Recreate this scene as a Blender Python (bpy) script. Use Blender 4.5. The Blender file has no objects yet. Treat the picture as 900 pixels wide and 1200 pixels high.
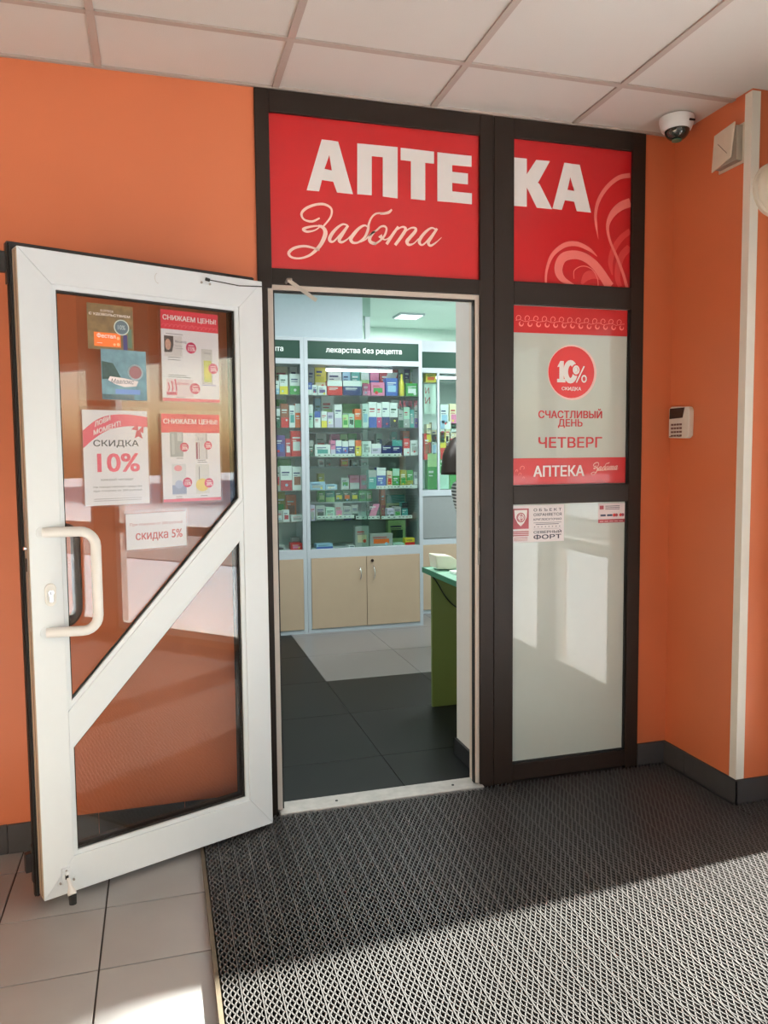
import bpy, bmesh, math, random
import numpy as np
from mathutils import Vector, Matrix
from mathutils.geometry import delaunay_2d_cdt
random.seed(7)
SC = bpy.context.scene
COL = SC.collection
# ---------------------------------------------------------------- camera
FPX, YAW, PITCH, ROLL = 914.7127, 0.2814, -0.0739, -0.0094
CAM = np.array([0.0, -2.906, 1.3802])
_w = np.array([math.sin(YAW)*math.cos(PITCH), math.cos(YAW)*math.cos(PITCH), math.sin(PITCH)])
_r = np.array([math.cos(YAW), -math.sin(YAW), 0.0]); _u = np.cross(_r, _w)
_r, _u = _r*math.cos(ROLL)+_u*math.sin(ROLL), -_r*math.sin(ROLL)+_u*math.cos(ROLL)
cd = bpy.data.cameras.new('camera'); cam = bpy.data.objects.new('camera', cd); COL.objects.link(cam)
cd.sensor_fit = 'VERTICAL'; cd.sensor_height = 24.0; cd.lens = 24.0*FPX/1200; cd.clip_start = 0.05; cd.clip_end = 300
M = Matrix.Identity(4)
for i in range(3):
    M[i][0], M[i][1], M[i][2], M[i][3] = _r[i], _u[i], -_w[i], CAM[i]
cam.matrix_world = M
SC.camera = cam
# ---------------------------------------------------------------- sky, sun, exposure
SUN_EL = math.radians(17.5); SUN_DIR = Vector((-math.cos(SUN_EL), -0.075*math.cos(SUN_EL), -math.sin(SUN_EL))).normalized()
wd = bpy.data.worlds.new('sky'); SC.world = wd; wd.use_nodes = True
wn = wd.node_tree; wn.nodes.clear()
wo = wn.nodes.new('ShaderNodeOutputWorld'); wb = wn.nodes.new('ShaderNodeBackground'); ws = wn.nodes.new('ShaderNodeTexSky')
ws.sky_type = 'NISHITA'; ws.sun_disc = False; ws.sun_elevation = SUN_EL; ws.sun_rotation = math.radians(90); ws.air_density = 1.0; ws.dust_density = 3.0
wn.links.new(ws.outputs[0], wb.inputs[0]); wn.links.new(wb.outputs[0], wo.inputs[0]); wb.inputs[1].default_value = 0.75
sl = bpy.data.lights.new('sun', 'SUN'); so = bpy.data.objects.new('sun', sl); COL.objects.link(so)
sl.energy = 130.0; sl.angle = math.radians(2.2); sl.color = (1.0, 0.965, 0.92)
so.location = (8, 0, 5); so.rotation_euler = SUN_DIR.to_track_quat('-Z', 'Y').to_euler()
SC.view_settings.view_transform = 'Standard'; SC.view_settings.look = 'None'
SC.view_settings.exposure = -0.25; SC.view_settings.gamma = 1.0; SC.view_settings.use_curve_mapping = False
SC.cycles.max_bounces = 10; SC.cycles.diffuse_bounces = 6; SC.cycles.glossy_bounces = 4
SC.cycles.transparent_max_bounces = 16; SC.cycles.transmission_bounces = 4
SC.cycles.sample_clamp_indirect = 6.0; SC.cycles.caustics_reflective = False; SC.cycles.caustics_refractive = False
SHOP_POWER = 90.0
# ---------------------------------------------------------------- helpers
def ray(px, py):
    return _r*(px-450)/FPX - _u*(py-600)/FPX + _w
def at(px, py, Y):                       # where the line of sight meets the upright plane y = Y
    v = ray(px, py); t = (Y-CAM[1])/v[1]; q = CAM+v*t
    return q[0], q[2]
def srgb(r, g, b):
    f = lambda c: ((c/255)/12.92 if c/255 <= .04045 else ((c/255+.055)/1.055)**2.4)
    return (f(r), f(g), f(b))
_mats = {}
def mat(name, col, rough=0.5, metal=0.0, spec=0.5, noise=0.0, nscale=30.0, bump=0.0, bscale=200.0, coat=0.0, emit=None, estr=0.0, stretch=None, alpha=None):
    if name in _mats: return _mats[name]
    m = bpy.data.materials.new(name); m.use_nodes = True
    nt = m.node_tree; b = nt.nodes['Principled BSDF']
    b.inputs['Base Color'].default_value = (*col, 1); b.inputs['Roughness'].default_value = rough
    b.inputs['Metallic'].default_value = metal; b.inputs['Specular IOR Level'].default_value = spec
    b.inputs['Coat Weight'].default_value = coat; b.inputs['Coat Roughness'].default_value = 0.02
    if emit: b.inputs['Emission Color'].default_value = (*emit, 1); b.inputs['Emission Strength'].default_value = estr
    tc = nt.nodes.new('ShaderNodeTexCoord'); mp = nt.nodes.new('ShaderNodeMapping'); nt.links.new(tc.outputs['Object'], mp.inputs[0])
    if stretch: mp.inputs['Scale'].default_value = stretch
    n = nt.nodes.new('ShaderNodeTexNoise'); n.inputs['Scale'].default_value = nscale; n.inputs['Detail'].default_value = 4
    nt.links.new(mp.outputs[0], n.inputs['Vector'])
    mx = nt.nodes.new('ShaderNodeMix'); mx.data_type = 'RGBA'
    a = noise if noise else 0.03
    mx.inputs[6].default_value = (*[c*(1-a) for c in col], 1); mx.inputs[7].default_value = (*[min(1, c*(1+a)) for c in col], 1)
    nt.links.new(n.outputs['Fac'], mx.inputs[0]); nt.links.new(mx.outputs[2], b.inputs['Base Color'])
    if bump:
        n2 = nt.nodes.new('ShaderNodeTexNoise'); n2.inputs['Scale'].default_value = bscale; n2.inputs['Detail'].default_value = 3
        nt.links.new(mp.outputs[0], n2.inputs['Vector'])
        bp = nt.nodes.new('ShaderNodeBump'); bp.inputs['Strength'].default_value = bump; bp.inputs['Distance'].default_value = 0.002
        nt.links.new(n2.outputs['Fac'], bp.inputs['Height']); nt.links.new(bp.outputs[0], b.inputs['Normal'])
    _mats[name] = m
    return m
def glass(name, tint=(0.95, 0.97, 0.96), refl=1.0, rough=0.0, floor_refl=0.0):
    if name in _mats: return _mats[name]
    m = bpy.data.materials.new(name); m.use_nodes = True; nt = m.node_tree; nt.nodes.clear()
    o = nt.nodes.new('ShaderNodeOutputMaterial'); mix = nt.nodes.new('ShaderNodeMixShader')
    t = nt.nodes.new('ShaderNodeBsdfTransparent'); g = nt.nodes.new('ShaderNodeBsdfGlossy')
    t.inputs[0].default_value = (*tint, 1); g.inputs['Roughness'].default_value = rough; g.inputs['Color'].default_value = (1, 1, 1, 1)
    ge = nt.nodes.new('ShaderNodeNewGeometry'); dt = nt.nodes.new('ShaderNodeVectorMath'); dt.operation = 'DOT_PRODUCT'
    nt.links.new(ge.outputs['Normal'], dt.inputs[0]); nt.links.new(ge.outputs['Incoming'], dt.inputs[1])
    def mth(op, a, b=None, c=None):
        m_ = nt.nodes.new('ShaderNodeMath'); m_.operation = op; nt.links.new(a, m_.inputs[0])
        if b is not None: m_.inputs[1].default_value = b
        if c is not None: m_.inputs[2].default_value = c
        return m_
    ab = mth('ABSOLUTE', dt.outputs['Value']); iv = nt.nodes.new('ShaderNodeMath'); iv.operation = 'SUBTRACT'; iv.inputs[0].default_value = 1.0; nt.links.new(ab.outputs[0], iv.inputs[1])
    pw = mth('POWER', iv.outputs[0], 5.0); mu = mth('MULTIPLY_ADD', pw.outputs[0], 0.96, 0.04*refl+floor_refl); mu.use_clamp = True
    nt.links.new(mu.outputs[0], mix.inputs[0])
    nt.links.new(t.outputs[0], mix.inputs[1]); nt.links.new(g.outputs[0], mix.inputs[2]); nt.links.new(mix.outputs[0], o.inputs[0])
    _mats[name] = m
    return m
def flat(rgb, rough=0.45, coat=0.0):      # print colour by sRGB value
    k = 'print_%d_%d_%d_%d_%d' % (*rgb, int(rough*100), int(coat*10))
    return mat(k, srgb(*rgb), rough=rough, coat=coat)

class MB:
    def __init__(s): s.v = []; s.f = []; s.mi = []; s.mats = []
    def m(s, material):
        if material not in s.mats: s.mats.append(material)
        return s.mats.index(material)
    def face(s, idx, material=None): s.f.append(tuple(idx)); s.mi.append(s.m(material) if material else 0)
    def box(s, x0, x1, y0, y1, z0, z1, material=None):
        b = len(s.v); s.v += [(x0,y0,z0),(x1,y0,z0),(x1,y1,z0),(x0,y1,z0),(x0,y0,z1),(x1,y0,z1),(x1,y1,z1),(x0,y1,z1)]
        for q in ((3,2,1,0),(4,5,6,7),(0,1,5,4),(1,2,6,5),(2,3,7,6),(3,0,4,7)): s.face([b+i for i in q], material)
        return s
    def prism(s, pts, y0, y1, material=None, tip=None):       # outline in (x, z), thickness along y (y0 front)
        b = len(s.v); n = len(pts)
        area = sum(pts[i][0]*pts[(i+1) % n][1]-pts[(i+1) % n][0]*pts[i][1] for i in range(n))
        if area < 0: pts = pts[::-1]
        s.v += [(p[0], y0, p[1]) for p in pts]+[(p[0], y1, p[1]) for p in pts]
        s.face([b+i for i in range(n)], material); s.face([b+n+i for i in reversed(range(n))], material)
        for i in range(n):
            j = (i+1) % n; s.face([b+i, b+n+i, b+n+j, b+j], material)
        return s
    def prismz(s, pts, z0, z1, material=None):
        b = len(s.v); n = len(pts)
        area = sum(pts[i][0]*pts[(i+1) % n][1]-pts[(i+1) % n][0]*pts[i][1] for i in range(n))
        if area < 0: pts = pts[::-1]
        s.v += [(p[0], p[1], z0) for p in pts]+[(p[0], p[1], z1) for p in pts]
        s.face([b+i for i in reversed(range(n))], material); s.face([b+n+i for i in range(n)], material)
        for i in range(n):
            j = (i+1) % n; s.face([b+i, b+j, b+n+j, b+n+i], material)
        return s
    def tube(s, path, r, seg=12, material=None, cap=True):
        P = [Vector(p) for p in path]; n = len(P); b = len(s.v); rr = r if isinstance(r, (list, tuple)) else [r]*n
        up = None
        for i in range(n):
            t = (P[min(i+1, n-1)]-P[max(i-1, 0)]).normalized()
            if up is None:
                up = Vector((0, 0, 1)) if abs(t.z) < .9 else Vector((1, 0, 0))
            a = (up-t*up.dot(t)).normalized(); c = t.cross(a); up = a
            for k in range(seg):
                an = 2*math.pi*k/seg; s.v.append(tuple(P[i]+(a*math.cos(an)+c*math.sin(an))*rr[i]))
        for i in range(n-1):
            for k in range(seg):
                k2 = (k+1) % seg; s.face([b+i*seg+k, b+i*seg+k2, b+(i+1)*seg+k2, b+(i+1)*seg+k], material)
        if cap:
            s.face([b+k for k in reversed(range(seg))], material); s.face([b+(n-1)*seg+k for k in range(seg)], material)
        return s
    def lathe(s, prof, centre=(0,0,0), seg=24, axis='z', material=None):   # prof: list of (r, h)
        b = len(s.v); cx, cy, cz = centre; n = len(prof)
        for (r, h) in prof:
            for k in range(seg):
                a = 2*math.pi*k/seg; p = (r*math.cos(a), r*math.sin(a), h)
                if axis == 'z': q = (cx+p[0], cy+p[1], cz+p[2])
                elif axis == 'y': q = (cx+p[0], cy+p[2], cz+p[1])
                else: q = (cx+p[2], cy+p[0], cz+p[1])
                s.v.append(q)
        for i in range(n-1):
            for k in range(seg):
                k2 = (k+1) % seg; s.face([b+i*seg+k, b+i*seg+k2, b+(i+1)*seg+k2, b+(i+1)*seg+k], material)
        s.face([b+k for k in reversed(range(seg))], material); s.face([b+(n-1)*seg+k for k in range(seg)], material)
        return s
    def ribbon(s, pts, w, y, material=None, flip=False):       # flat stroke in the (x, z) plane at depth y; w number or list
        n = len(pts); ww = w if isinstance(w, (list, tuple)) else [w]*n; b = len(s.v)
        for i in range(n):
            p0 = pts[max(i-1, 0)]; p1 = pts[min(i+1, n-1)]
            dx, dz = p1[0]-p0[0], p1[1]-p0[1]; L = math.hypot(dx, dz) or 1
            nx, nz = -dz/L*ww[i]/2, dx/L*ww[i]/2
            s.v.append((pts[i][0]+nx, y, pts[i][1]+nz)); s.v.append((pts[i][0]-nx, y, pts[i][1]-nz))
        for i in range(n-1): s.face([b+2*i, b+2*i+1, b+2*i+3, b+2*i+2], material)
        return s
    def disc(s, cx, cz, r, y, material=None, seg=28, rz=None):
        b = len(s.v); rz = rz or r
        s.v += [(cx+r*math.cos(2*math.pi*k/seg), y, cz+rz*math.sin(2*math.pi*k/seg)) for k in range(seg)]
        s.face([b+k for k in range(seg)], material); return s
    def rect(s, x0, x1, z0, z1, y, material=None):
        b = len(s.v); s.v += [(x0, y, z0), (x1, y, z0), (x1, y, z1), (x0, y, z1)]; s.face([b, b+1, b+2, b+3], material); return s
    def build(s, name, material=None, parent=None, smooth=False, bevel=0.0):
        me = bpy.data.meshes.new(name); me.from_pydata(s.v, [], s.f)
        if s.mats:
            for mm in s.mats: me.materials.append(mm)
            me.polygons.foreach_set('material_index', s.mi)
        elif material: me.materials.append(material)
        me.update()
        bm = bmesh.new(); bm.from_mesh(me); bmesh.ops.remove_doubles(bm, verts=bm.verts, dist=1e-6)
        if smooth or bevel: bmesh.ops.recalc_face_normals(bm, faces=bm.faces)
        bm.to_mesh(me); bm.free()
        if smooth: me.polygons.foreach_set('use_smooth', [True]*len(me.polygons)); me.set_sharp_from_angle(angle=math.radians(40))
        o = bpy.data.objects.new(name, me); COL.objects.link(o); o.parent = parent
        if bevel:
            md = o.modifiers.new('bevel', 'BEVEL'); md.width = bevel; md.segments = 2; md.limit_method = 'ANGLE'
        return o
def empty(name, loc=(0,0,0), rz=0.0):
    o = bpy.data.objects.new(name, None); COL.objects.link(o); o.location = loc; o.rotation_euler = (0, 0, rz); o.empty_display_size = .1
    return o
def tag(o, label, cat, group=None, kind=None):
    o['label'] = label; o['category'] = cat
    if group: o['group'] = group
    if kind: o['kind'] = kind
    return o
def struct(o, label=None):
    o['kind'] = 'structure'
    if label: o['label'] = label
    return o
def spline(pts, sub=6):                   # Catmull-Rom through the points
    out = []; n = len(pts)
    for i in range(n-1):
        p0, p1, p2, p3 = pts[max(i-1, 0)], pts[i], pts[i+1], pts[min(i+2, n-1)]
        for k in range(sub):
            t = k/sub
            out.append(tuple(.5*((2*p1[j])+(-p0[j]+p2[j])*t+(2*p0[j]-5*p1[j]+4*p2[j]-p3[j])*t*t+(-p0[j]+3*p1[j]-3*p2[j]+p3[j])*t**3) for j in range(len(p1))))
    out.append(tuple(pts[-1])); return out
def text_verts(txt, bold=0.0, shear=0.0):     # outlines filled by the non-zero winding rule
    c = bpy.data.curves.new('t', 'FONT'); c.body = txt; c.size = 1.0; c.shear = shear; c.resolution_u = 3; c.fill_mode = 'NONE'
    o = bpy.data.objects.new('t', c); COL.objects.link(o)
    dg = bpy.context.evaluated_depsgraph_get(); dg.update()
    me = bpy.data.meshes.new_from_object(o.evaluated_get(dg))
    V = [Vector(q.co[:2]) for q in me.vertices]; nxt = {}
    for e in me.edges:
        a, b = e.vertices
        if abs(a-b) == 1: nxt[min(a, b)] = max(a, b)
        else: nxt[max(a, b)] = min(a, b)
    seg = [(V[a], V[b]) for a, b in nxt.items()]
    vv, _, ff, _, _, _ = delaunay_2d_cdt(V, list(nxt.items()), [], 0, 1e-6)
    S0 = np.array([tuple(a) for a, b in seg]); S1 = np.array([tuple(b) for a, b in seg]); out = []
    for t in ff:
        p = (vv[t[0]]+vv[t[1]]+vv[t[2]])/3
        up = (S0[:, 1] <= p.y) & (S1[:, 1] > p.y); dn = (S0[:, 1] > p.y) & (S1[:, 1] <= p.y)
        cr = (S1[:, 0]-S0[:, 0])*(p.y-S0[:, 1])-(p.x-S0[:, 0])*(S1[:, 1]-S0[:, 1])
        if int((up & (cr > 0)).sum())-int((dn & (cr < 0)).sum()) != 0: out.append(tuple(t))
    bpy.data.objects.remove(o); bpy.data.curves.remove(c); bpy.data.meshes.remove(me)
    return np.array([tuple(q) for q in vv]), out
def add_text(mb, txt, x0, x1, z0, z1, y, material, bold=0.0, shear=0.0, skew=0.0):
    v, f = text_verts(txt, 0.0, shear); lo = v.min(0); hi = v.max(0)
    hgt = (z1-z0)*bold*.8; steps = [(0, 0)] if bold < .015 else [(-hgt, -hgt*.5), (hgt, -hgt*.5), (-hgt, hgt*.5), (hgt, hgt*.5)]
    if bold >= .035: steps += [(0, 0)]
    for kk, (ox, oz) in enumerate(steps):
        b = len(mb.v)
        for p in v:
            a = (p[0]-lo[0])/(hi[0]-lo[0]); c = (p[1]-lo[1])/(hi[1]-lo[1])
            mb.v.append((x0+hgt+a*(x1-x0-2*hgt)+ox, y-kk*.00008, z0+hgt*.5+c*(z1-z0-hgt)+oz+skew*a))
        for q in f: mb.face([b+i for i in q], material)
    return mb

# ---------------------------------------------------------------- materials
ORANGE = mat('orange_wall_paint', (0.60, 0.165, 0.068), rough=0.42, noise=0.05, nscale=3.0, bump=0.12, bscale=350)
BROWN = mat('brown_laminated_profile', srgb(38, 27, 21), rough=0.5, spec=0.3, noise=0.25, nscale=60, stretch=(6, 6, 0.35))
WHITEP = mat('white_door_plastic', (0.78, 0.83, 0.86), rough=0.3, noise=0.015)
CREAM = mat('cream_profile_plastic', srgb(214, 200, 188), rough=0.35, noise=0.06, nscale=12)
BLACK = mat('black_rubber', (0.012, 0.012, 0.012), rough=0.6)
SKIRT = mat('dark_grey_skirting', srgb(66, 66, 68), rough=0.5, noise=0.2, nscale=14)
CTILE = mat('ceiling_tile_white', srgb(200, 198, 194), rough=0.85, noise=0.03, nscale=4, bump=0.25, bscale=260)
CGRID = mat('ceiling_grid_grey', srgb(168, 156, 148), rough=0.5)
FTILE = mat('grey_floor_tile', srgb(154, 153, 152), rough=0.42, noise=0.12, nscale=5, bump=0.08, bscale=60)
GROUT = mat('dark_grout', srgb(70, 64, 60), rough=0.9)
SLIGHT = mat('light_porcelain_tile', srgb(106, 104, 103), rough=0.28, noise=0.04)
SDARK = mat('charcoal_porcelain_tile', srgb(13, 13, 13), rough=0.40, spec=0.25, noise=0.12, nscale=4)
SWALL = mat('shop_wall_white', srgb(222, 228, 228), rough=0.7, noise=0.02, nscale=3)
MINT = mat('mint_shop_wall', srgb(208, 228, 218), rough=0.7)
ALU = mat('white_aluminium_profile', srgb(178, 188, 194), rough=0.4)
BEIGE = mat('beige_chipboard', srgb(180, 160, 136), rough=0.5, noise=0.04, nscale=10)
CHROME = mat('chrome', (0.75, 0.75, 0.75), rough=0.2, metal=1.0)
STEEL = mat('worn_steel', srgb(170, 165, 158), rough=0.45, metal=0.6, noise=0.3, nscale=18)
RED = mat('red_film', srgb(190, 22, 27), rough=0.35, noise=0.02, coat=0.3)
FROST = mat('frosted_film_behind_glass', srgb(184, 192, 184), rough=0.5, noise=0.02, coat=1.0)
DOORGLASS = glass('door_glass', refl=1.6)
WINGLASS = glass('window_glass', refl=1.6)
CASEGLASS = glass('showcase_glass', tint=(0.90, 0.96, 0.94), refl=1.2)
SHELFGLASS = glass('shelf_glass', tint=(0.90, 0.96, 0.94), refl=1.5, floor_refl=0.05)
SLEEVE = glass('clear_plastic_sleeve', tint=(0.95, 0.95, 0.95), refl=0.35, rough=0.12, floor_refl=0.02)
WHITE = flat((238, 234, 230)); LETTERW = flat((238, 236, 234)); PAPER = mat('white_paper', srgb(248, 246, 250), rough=0.6, noise=0.02)

ZC, XL, YB, XW, XG, YC = 2.694, -2.0, -4.6, 2.128, 2.33, -0.445
# ---------------------------------------------------------------- setting: vestibule
struct(MB().box(XL, 0.369, 0.0, 0.12, 0, ZC+.1).build('wall_front', ORANGE))
w2 = MB(); w2.box(1.983, XW+.1, 0.0, 0.12, 0, ZC+.1); w2.build('wall_front', ORANGE)['kind'] = 'structure'
w3 = MB().prismz([(XW, 0.0), (XW, YC), (XG+.12, YC), (XG+.12, 0.0)], 0, ZC+.1)
struct(w3.build('wall_right', ORANGE))
wr = MB()
P1, P2 = (-0.71, -1.43), (-1.58, -3.08)
P3 = (-3.30, -4.45)
for a, b in ((YC, P1[0]), (P1[1], P2[0]), (P2[1], P3[0]), (P3[1], YB)): wr.box(XG, XG+.12, b, a, 0, ZC+.1)
wr.box(XG, XG+.12, YB, YC, 2.12, ZC+.1); wr.box(XG, XG+.12, YB, YC, 0, 0.05)
struct(wr.build('wall_right', mat('vestibule_glazing_wall', srgb(176, 128, 100), rough=.5)))
struct(MB().box(XL-.12, XL, YB, 0.0, 0, ZC+.1).build('wall_left', mat('pale_vestibule_wall', srgb(150, 128, 108), rough=.6)))
wk = MB(); BW = ((-1.75, -.65), (-.50, .60), (.75, 2.05))
wk.box(XL-.12, XG+.12, YB-.12, YB, 0, .12).box(XL-.12, XG+.12, YB-.12, YB, 2.35, ZC+.1)
for a, b in ((XL-.12, BW[0][0]), (BW[0][1], BW[1][0]), (BW[1][1], BW[2][0]), (BW[2][1], XG+.12)): wk.box(a, b, YB-.12, YB, .12, 2.35)
struct(wk.build('wall_back', _mats['pale_vestibule_wall']))
for a, b in BW:  # added openings behind the camera, bring sky light into the vestibule
    r = struct(empty('window_5')); r['label'] = 'unseen tall glazed panel added behind the viewer to let in sky light'
    f = MB()
    for z0, z1 in ((.12, .18), (2.29, 2.35)): f.box(a, b, YB-.09, YB-.03, z0, z1)
    for x0, x1 in ((a, a+.05), (b-.05, b)): f.box(x0, x1, YB-.09, YB-.03, .18, 2.29)
    f.build('window_frame', mat('grey_window_frame', srgb(205, 202, 198), rough=.4), r)
    MB().box(a+.05, b-.05, YB-.062, YB-.058, .18, 2.29).build('window_pane', WINGLASS, r)
for k, (a, b) in enumerate((P1, P2, P3)):
    r = struct(empty('window_%d' % (k+1)))
    r['label'] = 'tall vestibule window looking out on the snow'
    f = MB()
    for z0, z1 in ((0.05, 0.10), (0.80, 0.87), (2.06, 2.12)): f.box(XG+.02, XG+.08, b, a, z0, z1)
    for y0, y1 in ((b, b+.05), (a-.05, a)): f.box(XG+.02, XG+.08, y0, y1, 0.10, 2.06)
    f.build('window_frame', mat('grey_window_frame', srgb(205, 202, 198), rough=.4), r)
    for z0, z1 in ((0.10, 0.80), (0.87, 2.06)):
        MB().box(XG+.048, XG+.052, b+.05, a-.05, z0, z1).build('window_pane', WINGLASS, r)
# floor: base, tiles
fl = struct(empty('floor'))
MB().box(XL-.12, XG+.12, YB-.12, 0.02, -0.1, -0.004).build('floor_base', GROUT, fl)
g = 0.0025
tile_cache = {}
def tile(parent, x0, x1, y0, y1, zt, m, name='floor_tile', dz=0.0):
    k = (round(x1-x0, 4), round(y1-y0, 4), m.name)
    if k not in tile_cache:
        b = MB().box(0, x1-x0, 0, y1-y0, -.008, 0).build(name, m, parent, bevel=0.0008); tile_cache[k] = b; o = b
    else:
        o = tile_cache[k].copy(); o.name = name; COL.objects.link(o); o.parent = parent
    o.location = (x0, y0, zt+dz); return o
xs = [-0.192+.3*k for k in range(-6, 2)]; ys = [-0.456-.3035*k for k in range(-2, 9)]
for i, x in enumerate(xs):
    x1 = x+.3; x0 = x
    if x1 > 0.108: x1 = 0.108+.0
    for y in ys:
        y1 = min(y, 0.0); y0 = y-.3035
        if y1-y0 < .02 or x1-x0 < .02: continue
        tile(fl, x0+g, x1-g, y0+g, y1-g, 0.0, FTILE, dz=random.uniform(-.0004, .0004))
# entrance mat of zigzag vinyl ribbons
matroot = tag(empty('entrance_mat', (0.11, 0, 0)), 'black rubbery scale-pattern entrance mat covering the floor before the pharmacy door', 'mat')
def zigzag(x0, x1, ya, yb, top=0.012, th=0.0031):
    W, PY, A = 0.0495, 0.0303, 0.0088
    V = []; F = []
    def strip(pts, capz=top):
        b = len(V); n = len(pts)
        for i in range(n):
            p0 = pts[max(i-1, 0)]; p1 = pts[min(i+1, n-1)]; dx, dy = p1[0]-p0[0], p1[1]-p0[1]; L = math.hypot(dx, dy)
            nx, ny = -dy/L*th/2, dx/L*th/2
            V.extend([(pts[i][0]+nx, pts[i][1]+ny, capz), (pts[i][0]-nx, pts[i][1]-ny, capz), (pts[i][0]+nx, pts[i][1]+ny, 0.001), (pts[i][0]-nx, pts[i][1]-ny, 0.001)])
        for i in range(n-1):
            a = b+4*i; c = a+4
            F.extend([(a, a+1, c+1, c), (a+2, a, c, c+2), (a+1, a+3, c+3, c+1)])
    ns = int(round((x1-x0)/W))
    for si in range(ns):
        xs_ = x0+si*W
        if xs_ > x1-.001: break
        strip([(xs_+W, ya, 0), (xs_+W, yb, 0)], top+.0008)
        off = 0.004*math.sin(si*2.3)
        for j in range(5):
            ax = xs_+0.0045+j*A+A; a = A*1.05 if j < 4 else A*1.0
            y = ya-PY*(0.5 if j % 2 else 0.0)-.004-off
            while y-PY/2 > yb:
                pts = []
                for t in range(7):
                    an = math.radians(-90+180*t/6); pts.append((ax-a*math.cos(an), y+PY/2*0.98*math.sin(an)))
                if j == 4:
                    pts = [(xs_+W, y-PY*.62)]+pts[0:]+[(xs_+W, y+PY*.62)]
                strip(pts); y -= PY
    return V, F
V1, F1 = zigzag(0.007, 1.997, -0.032, -3.2)
V2, F2 = zigzag(1.997, 2.195, -0.462, -3.2)
me = bpy.data.meshes.new('zigzag_ribbons'); n1 = len(V1)
me.from_pydata(V1+V2, [], F1+[tuple(i+n1 for i in f) for f in F2])
MATM = mat('mat_vinyl', srgb(82, 80, 78), rough=0.38, noise=0.1, nscale=8, spec=0.6); me.materials.append(MATM)
zz = bpy.data.objects.new('zigzag_ribbons', me); COL.objects.link(zz); zz.parent = matroot; zz['kind'] = 'stuff'
MB().box(-.001, 2.19, -3.2, -.45, 0.0005, 0.0015).box(-.001, 2.0, -.45, -.03, 0.0005, 0.0015).build('mat_base', mat('mat_ground', srgb(12, 12, 11), rough=.8, noise=.3, nscale=60), matroot)
MB().box(-.006, 0.006, -3.2, -.03, 0.0, 0.011).build('edge_strip', mat('mat_edge', srgb(92, 82, 66), rough=.6, noise=.2), matroot)
# skirting
def skirt(name, segs):
    r = struct(empty(name))
    for (x0, x1, y0, y1) in segs:
        o = MB().box(x0, x1, y0, y1, 0, 0.103).build('skirting_tile', SKIRT, r, bevel=.001)
    return r
sg = []; x = 0.36
while x > XL+.02: sg.append((max(x-.3, XL)+.001, x-.001, -.012, -.0005)); x -= .3
skirt('baseboard_left', sg)
skirt('baseboard_right', [(1.985, XW-.012, -.012, -.0005), (XW-.012, XW-.0005, -.15, -.0005), (XW-.012, XW-.0005, YC-.012, -.152), (XW-.011, XG-.001, YC-.012, YC-.0005)])
# white corner strip
t = MB(); t.box(XW-.003, XW-.0003, YC-.003, YC+.034, .104, ZC-.002); t.box(XW-.0003, XW+.034, YC-.003, YC-.0003, .104, ZC-.002)
struct(t.build('trim_1', mat('white_corner_strip', srgb(226, 224, 214), rough=.4)), 'white plastic corner strip up the edge of the orange wall')
# ceiling
ce = struct(empty('ceiling'))
MB().box(XL-.12, XG+.12, YB-.12, 0.12, ZC+.09, ZC+.2).build('ceiling_slab', CTILE, ce)
gx = [-0.1535+.6*k for k in range(-4, 6)]; gy = [-0.3469-.6*k for k in range(-1, 9)]
gx[0] = XL; bars = []
ctc = {}
for i in range(len(gx)-1):
    for j in range(len(gy)-1):
        x0, x1 = max(gx[i], XL), min(gx[i+1], XG if gy[j] <= YC+.01 else XG); y1, y0 = min(gy[j], 0.0), max(gy[j+1], YB)
        if x1-x0 < .02 or y1-y0 < .02: continue
        k = (round(x1-x0, 3), round(y1-y0, 3))
        if k not in ctc: o = MB().box(0.0, x1-x0, 0, y1-y0, 0, .012).build('ceiling_tile', CTILE, ce); ctc[k] = o
        else: o = ctc[k].copy(); o.name = 'ceiling_tile'; COL.objects.link(o); o.parent = ce
        o.location = (x0, y0, ZC+.006)
for x in gx[1:]:
    if x < XG: MB().box(x-.012, x+.012, YB, 0, ZC, ZC+.006).build('grid_bar', CGRID, ce)
for y in gy[1:]:
    if y > YB: MB().box(XL, XG, y-.012, y+.012, ZC-.0005, ZC+.0055).build('grid_bar', CGRID, ce)
MB().box(XL, 2.128, -.014, 0, ZC-.002, ZC+.006).build('grid_bar', CGRID, ce)

# ---------------------------------------------------------------- brown storefront frame
fr = struct(empty('door_frame', (0.369, 0, 0)), 'dark brown laminated frame around the doorway and the side window')
fr.name = 'trim_2'
def fb(name, x0, x1, z0, z1, y0=-.008, y1=.062, m=BROWN, bev=.002):
    return MB().box(x0-.369, x1-.369, y0, y1, z0, z1).build(name, m, fr, bevel=bev)
fb('post', .369, .421, 1.99, ZC-.003); fb('post', .369, .405, 0, 1.99)
fb('top_rail', .421, 1.2405, 2.613, ZC-.003); fb('transom', .421, 1.2405, 2.004, 2.061)
fb('post', 1.2405, 1.2985, 0, ZC-.003); fb('post', 1.3005, 1.386, 0, ZC-.003)
fb('post', 1.922, 1.983, 0.0, ZC-.003)
fb('top_rail', 1.386, 1.922, 2.618, ZC-.003); fb('middle_rail', 1.386, 1.922, 1.974, 2.064); fb('middle_rail', 1.386, 1.922, 1.17, 1.247); fb('bottom_rail', 1.386, 1.922, 0.014, 0.084)
fb('seam', 1.2985, 1.3005, 0, ZC-.003, .0, .05, BLACK, 0)
for (x0, x1, z0, z1) in ((1.225, 1.248, .02, 2.004), (.405, .425, .02, 2.004), (.425, 1.225, 1.986, 2.004)):
    fb('cream_rebate', x0, x1, z0, z1, .004, .07, CREAM, .001)
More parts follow.
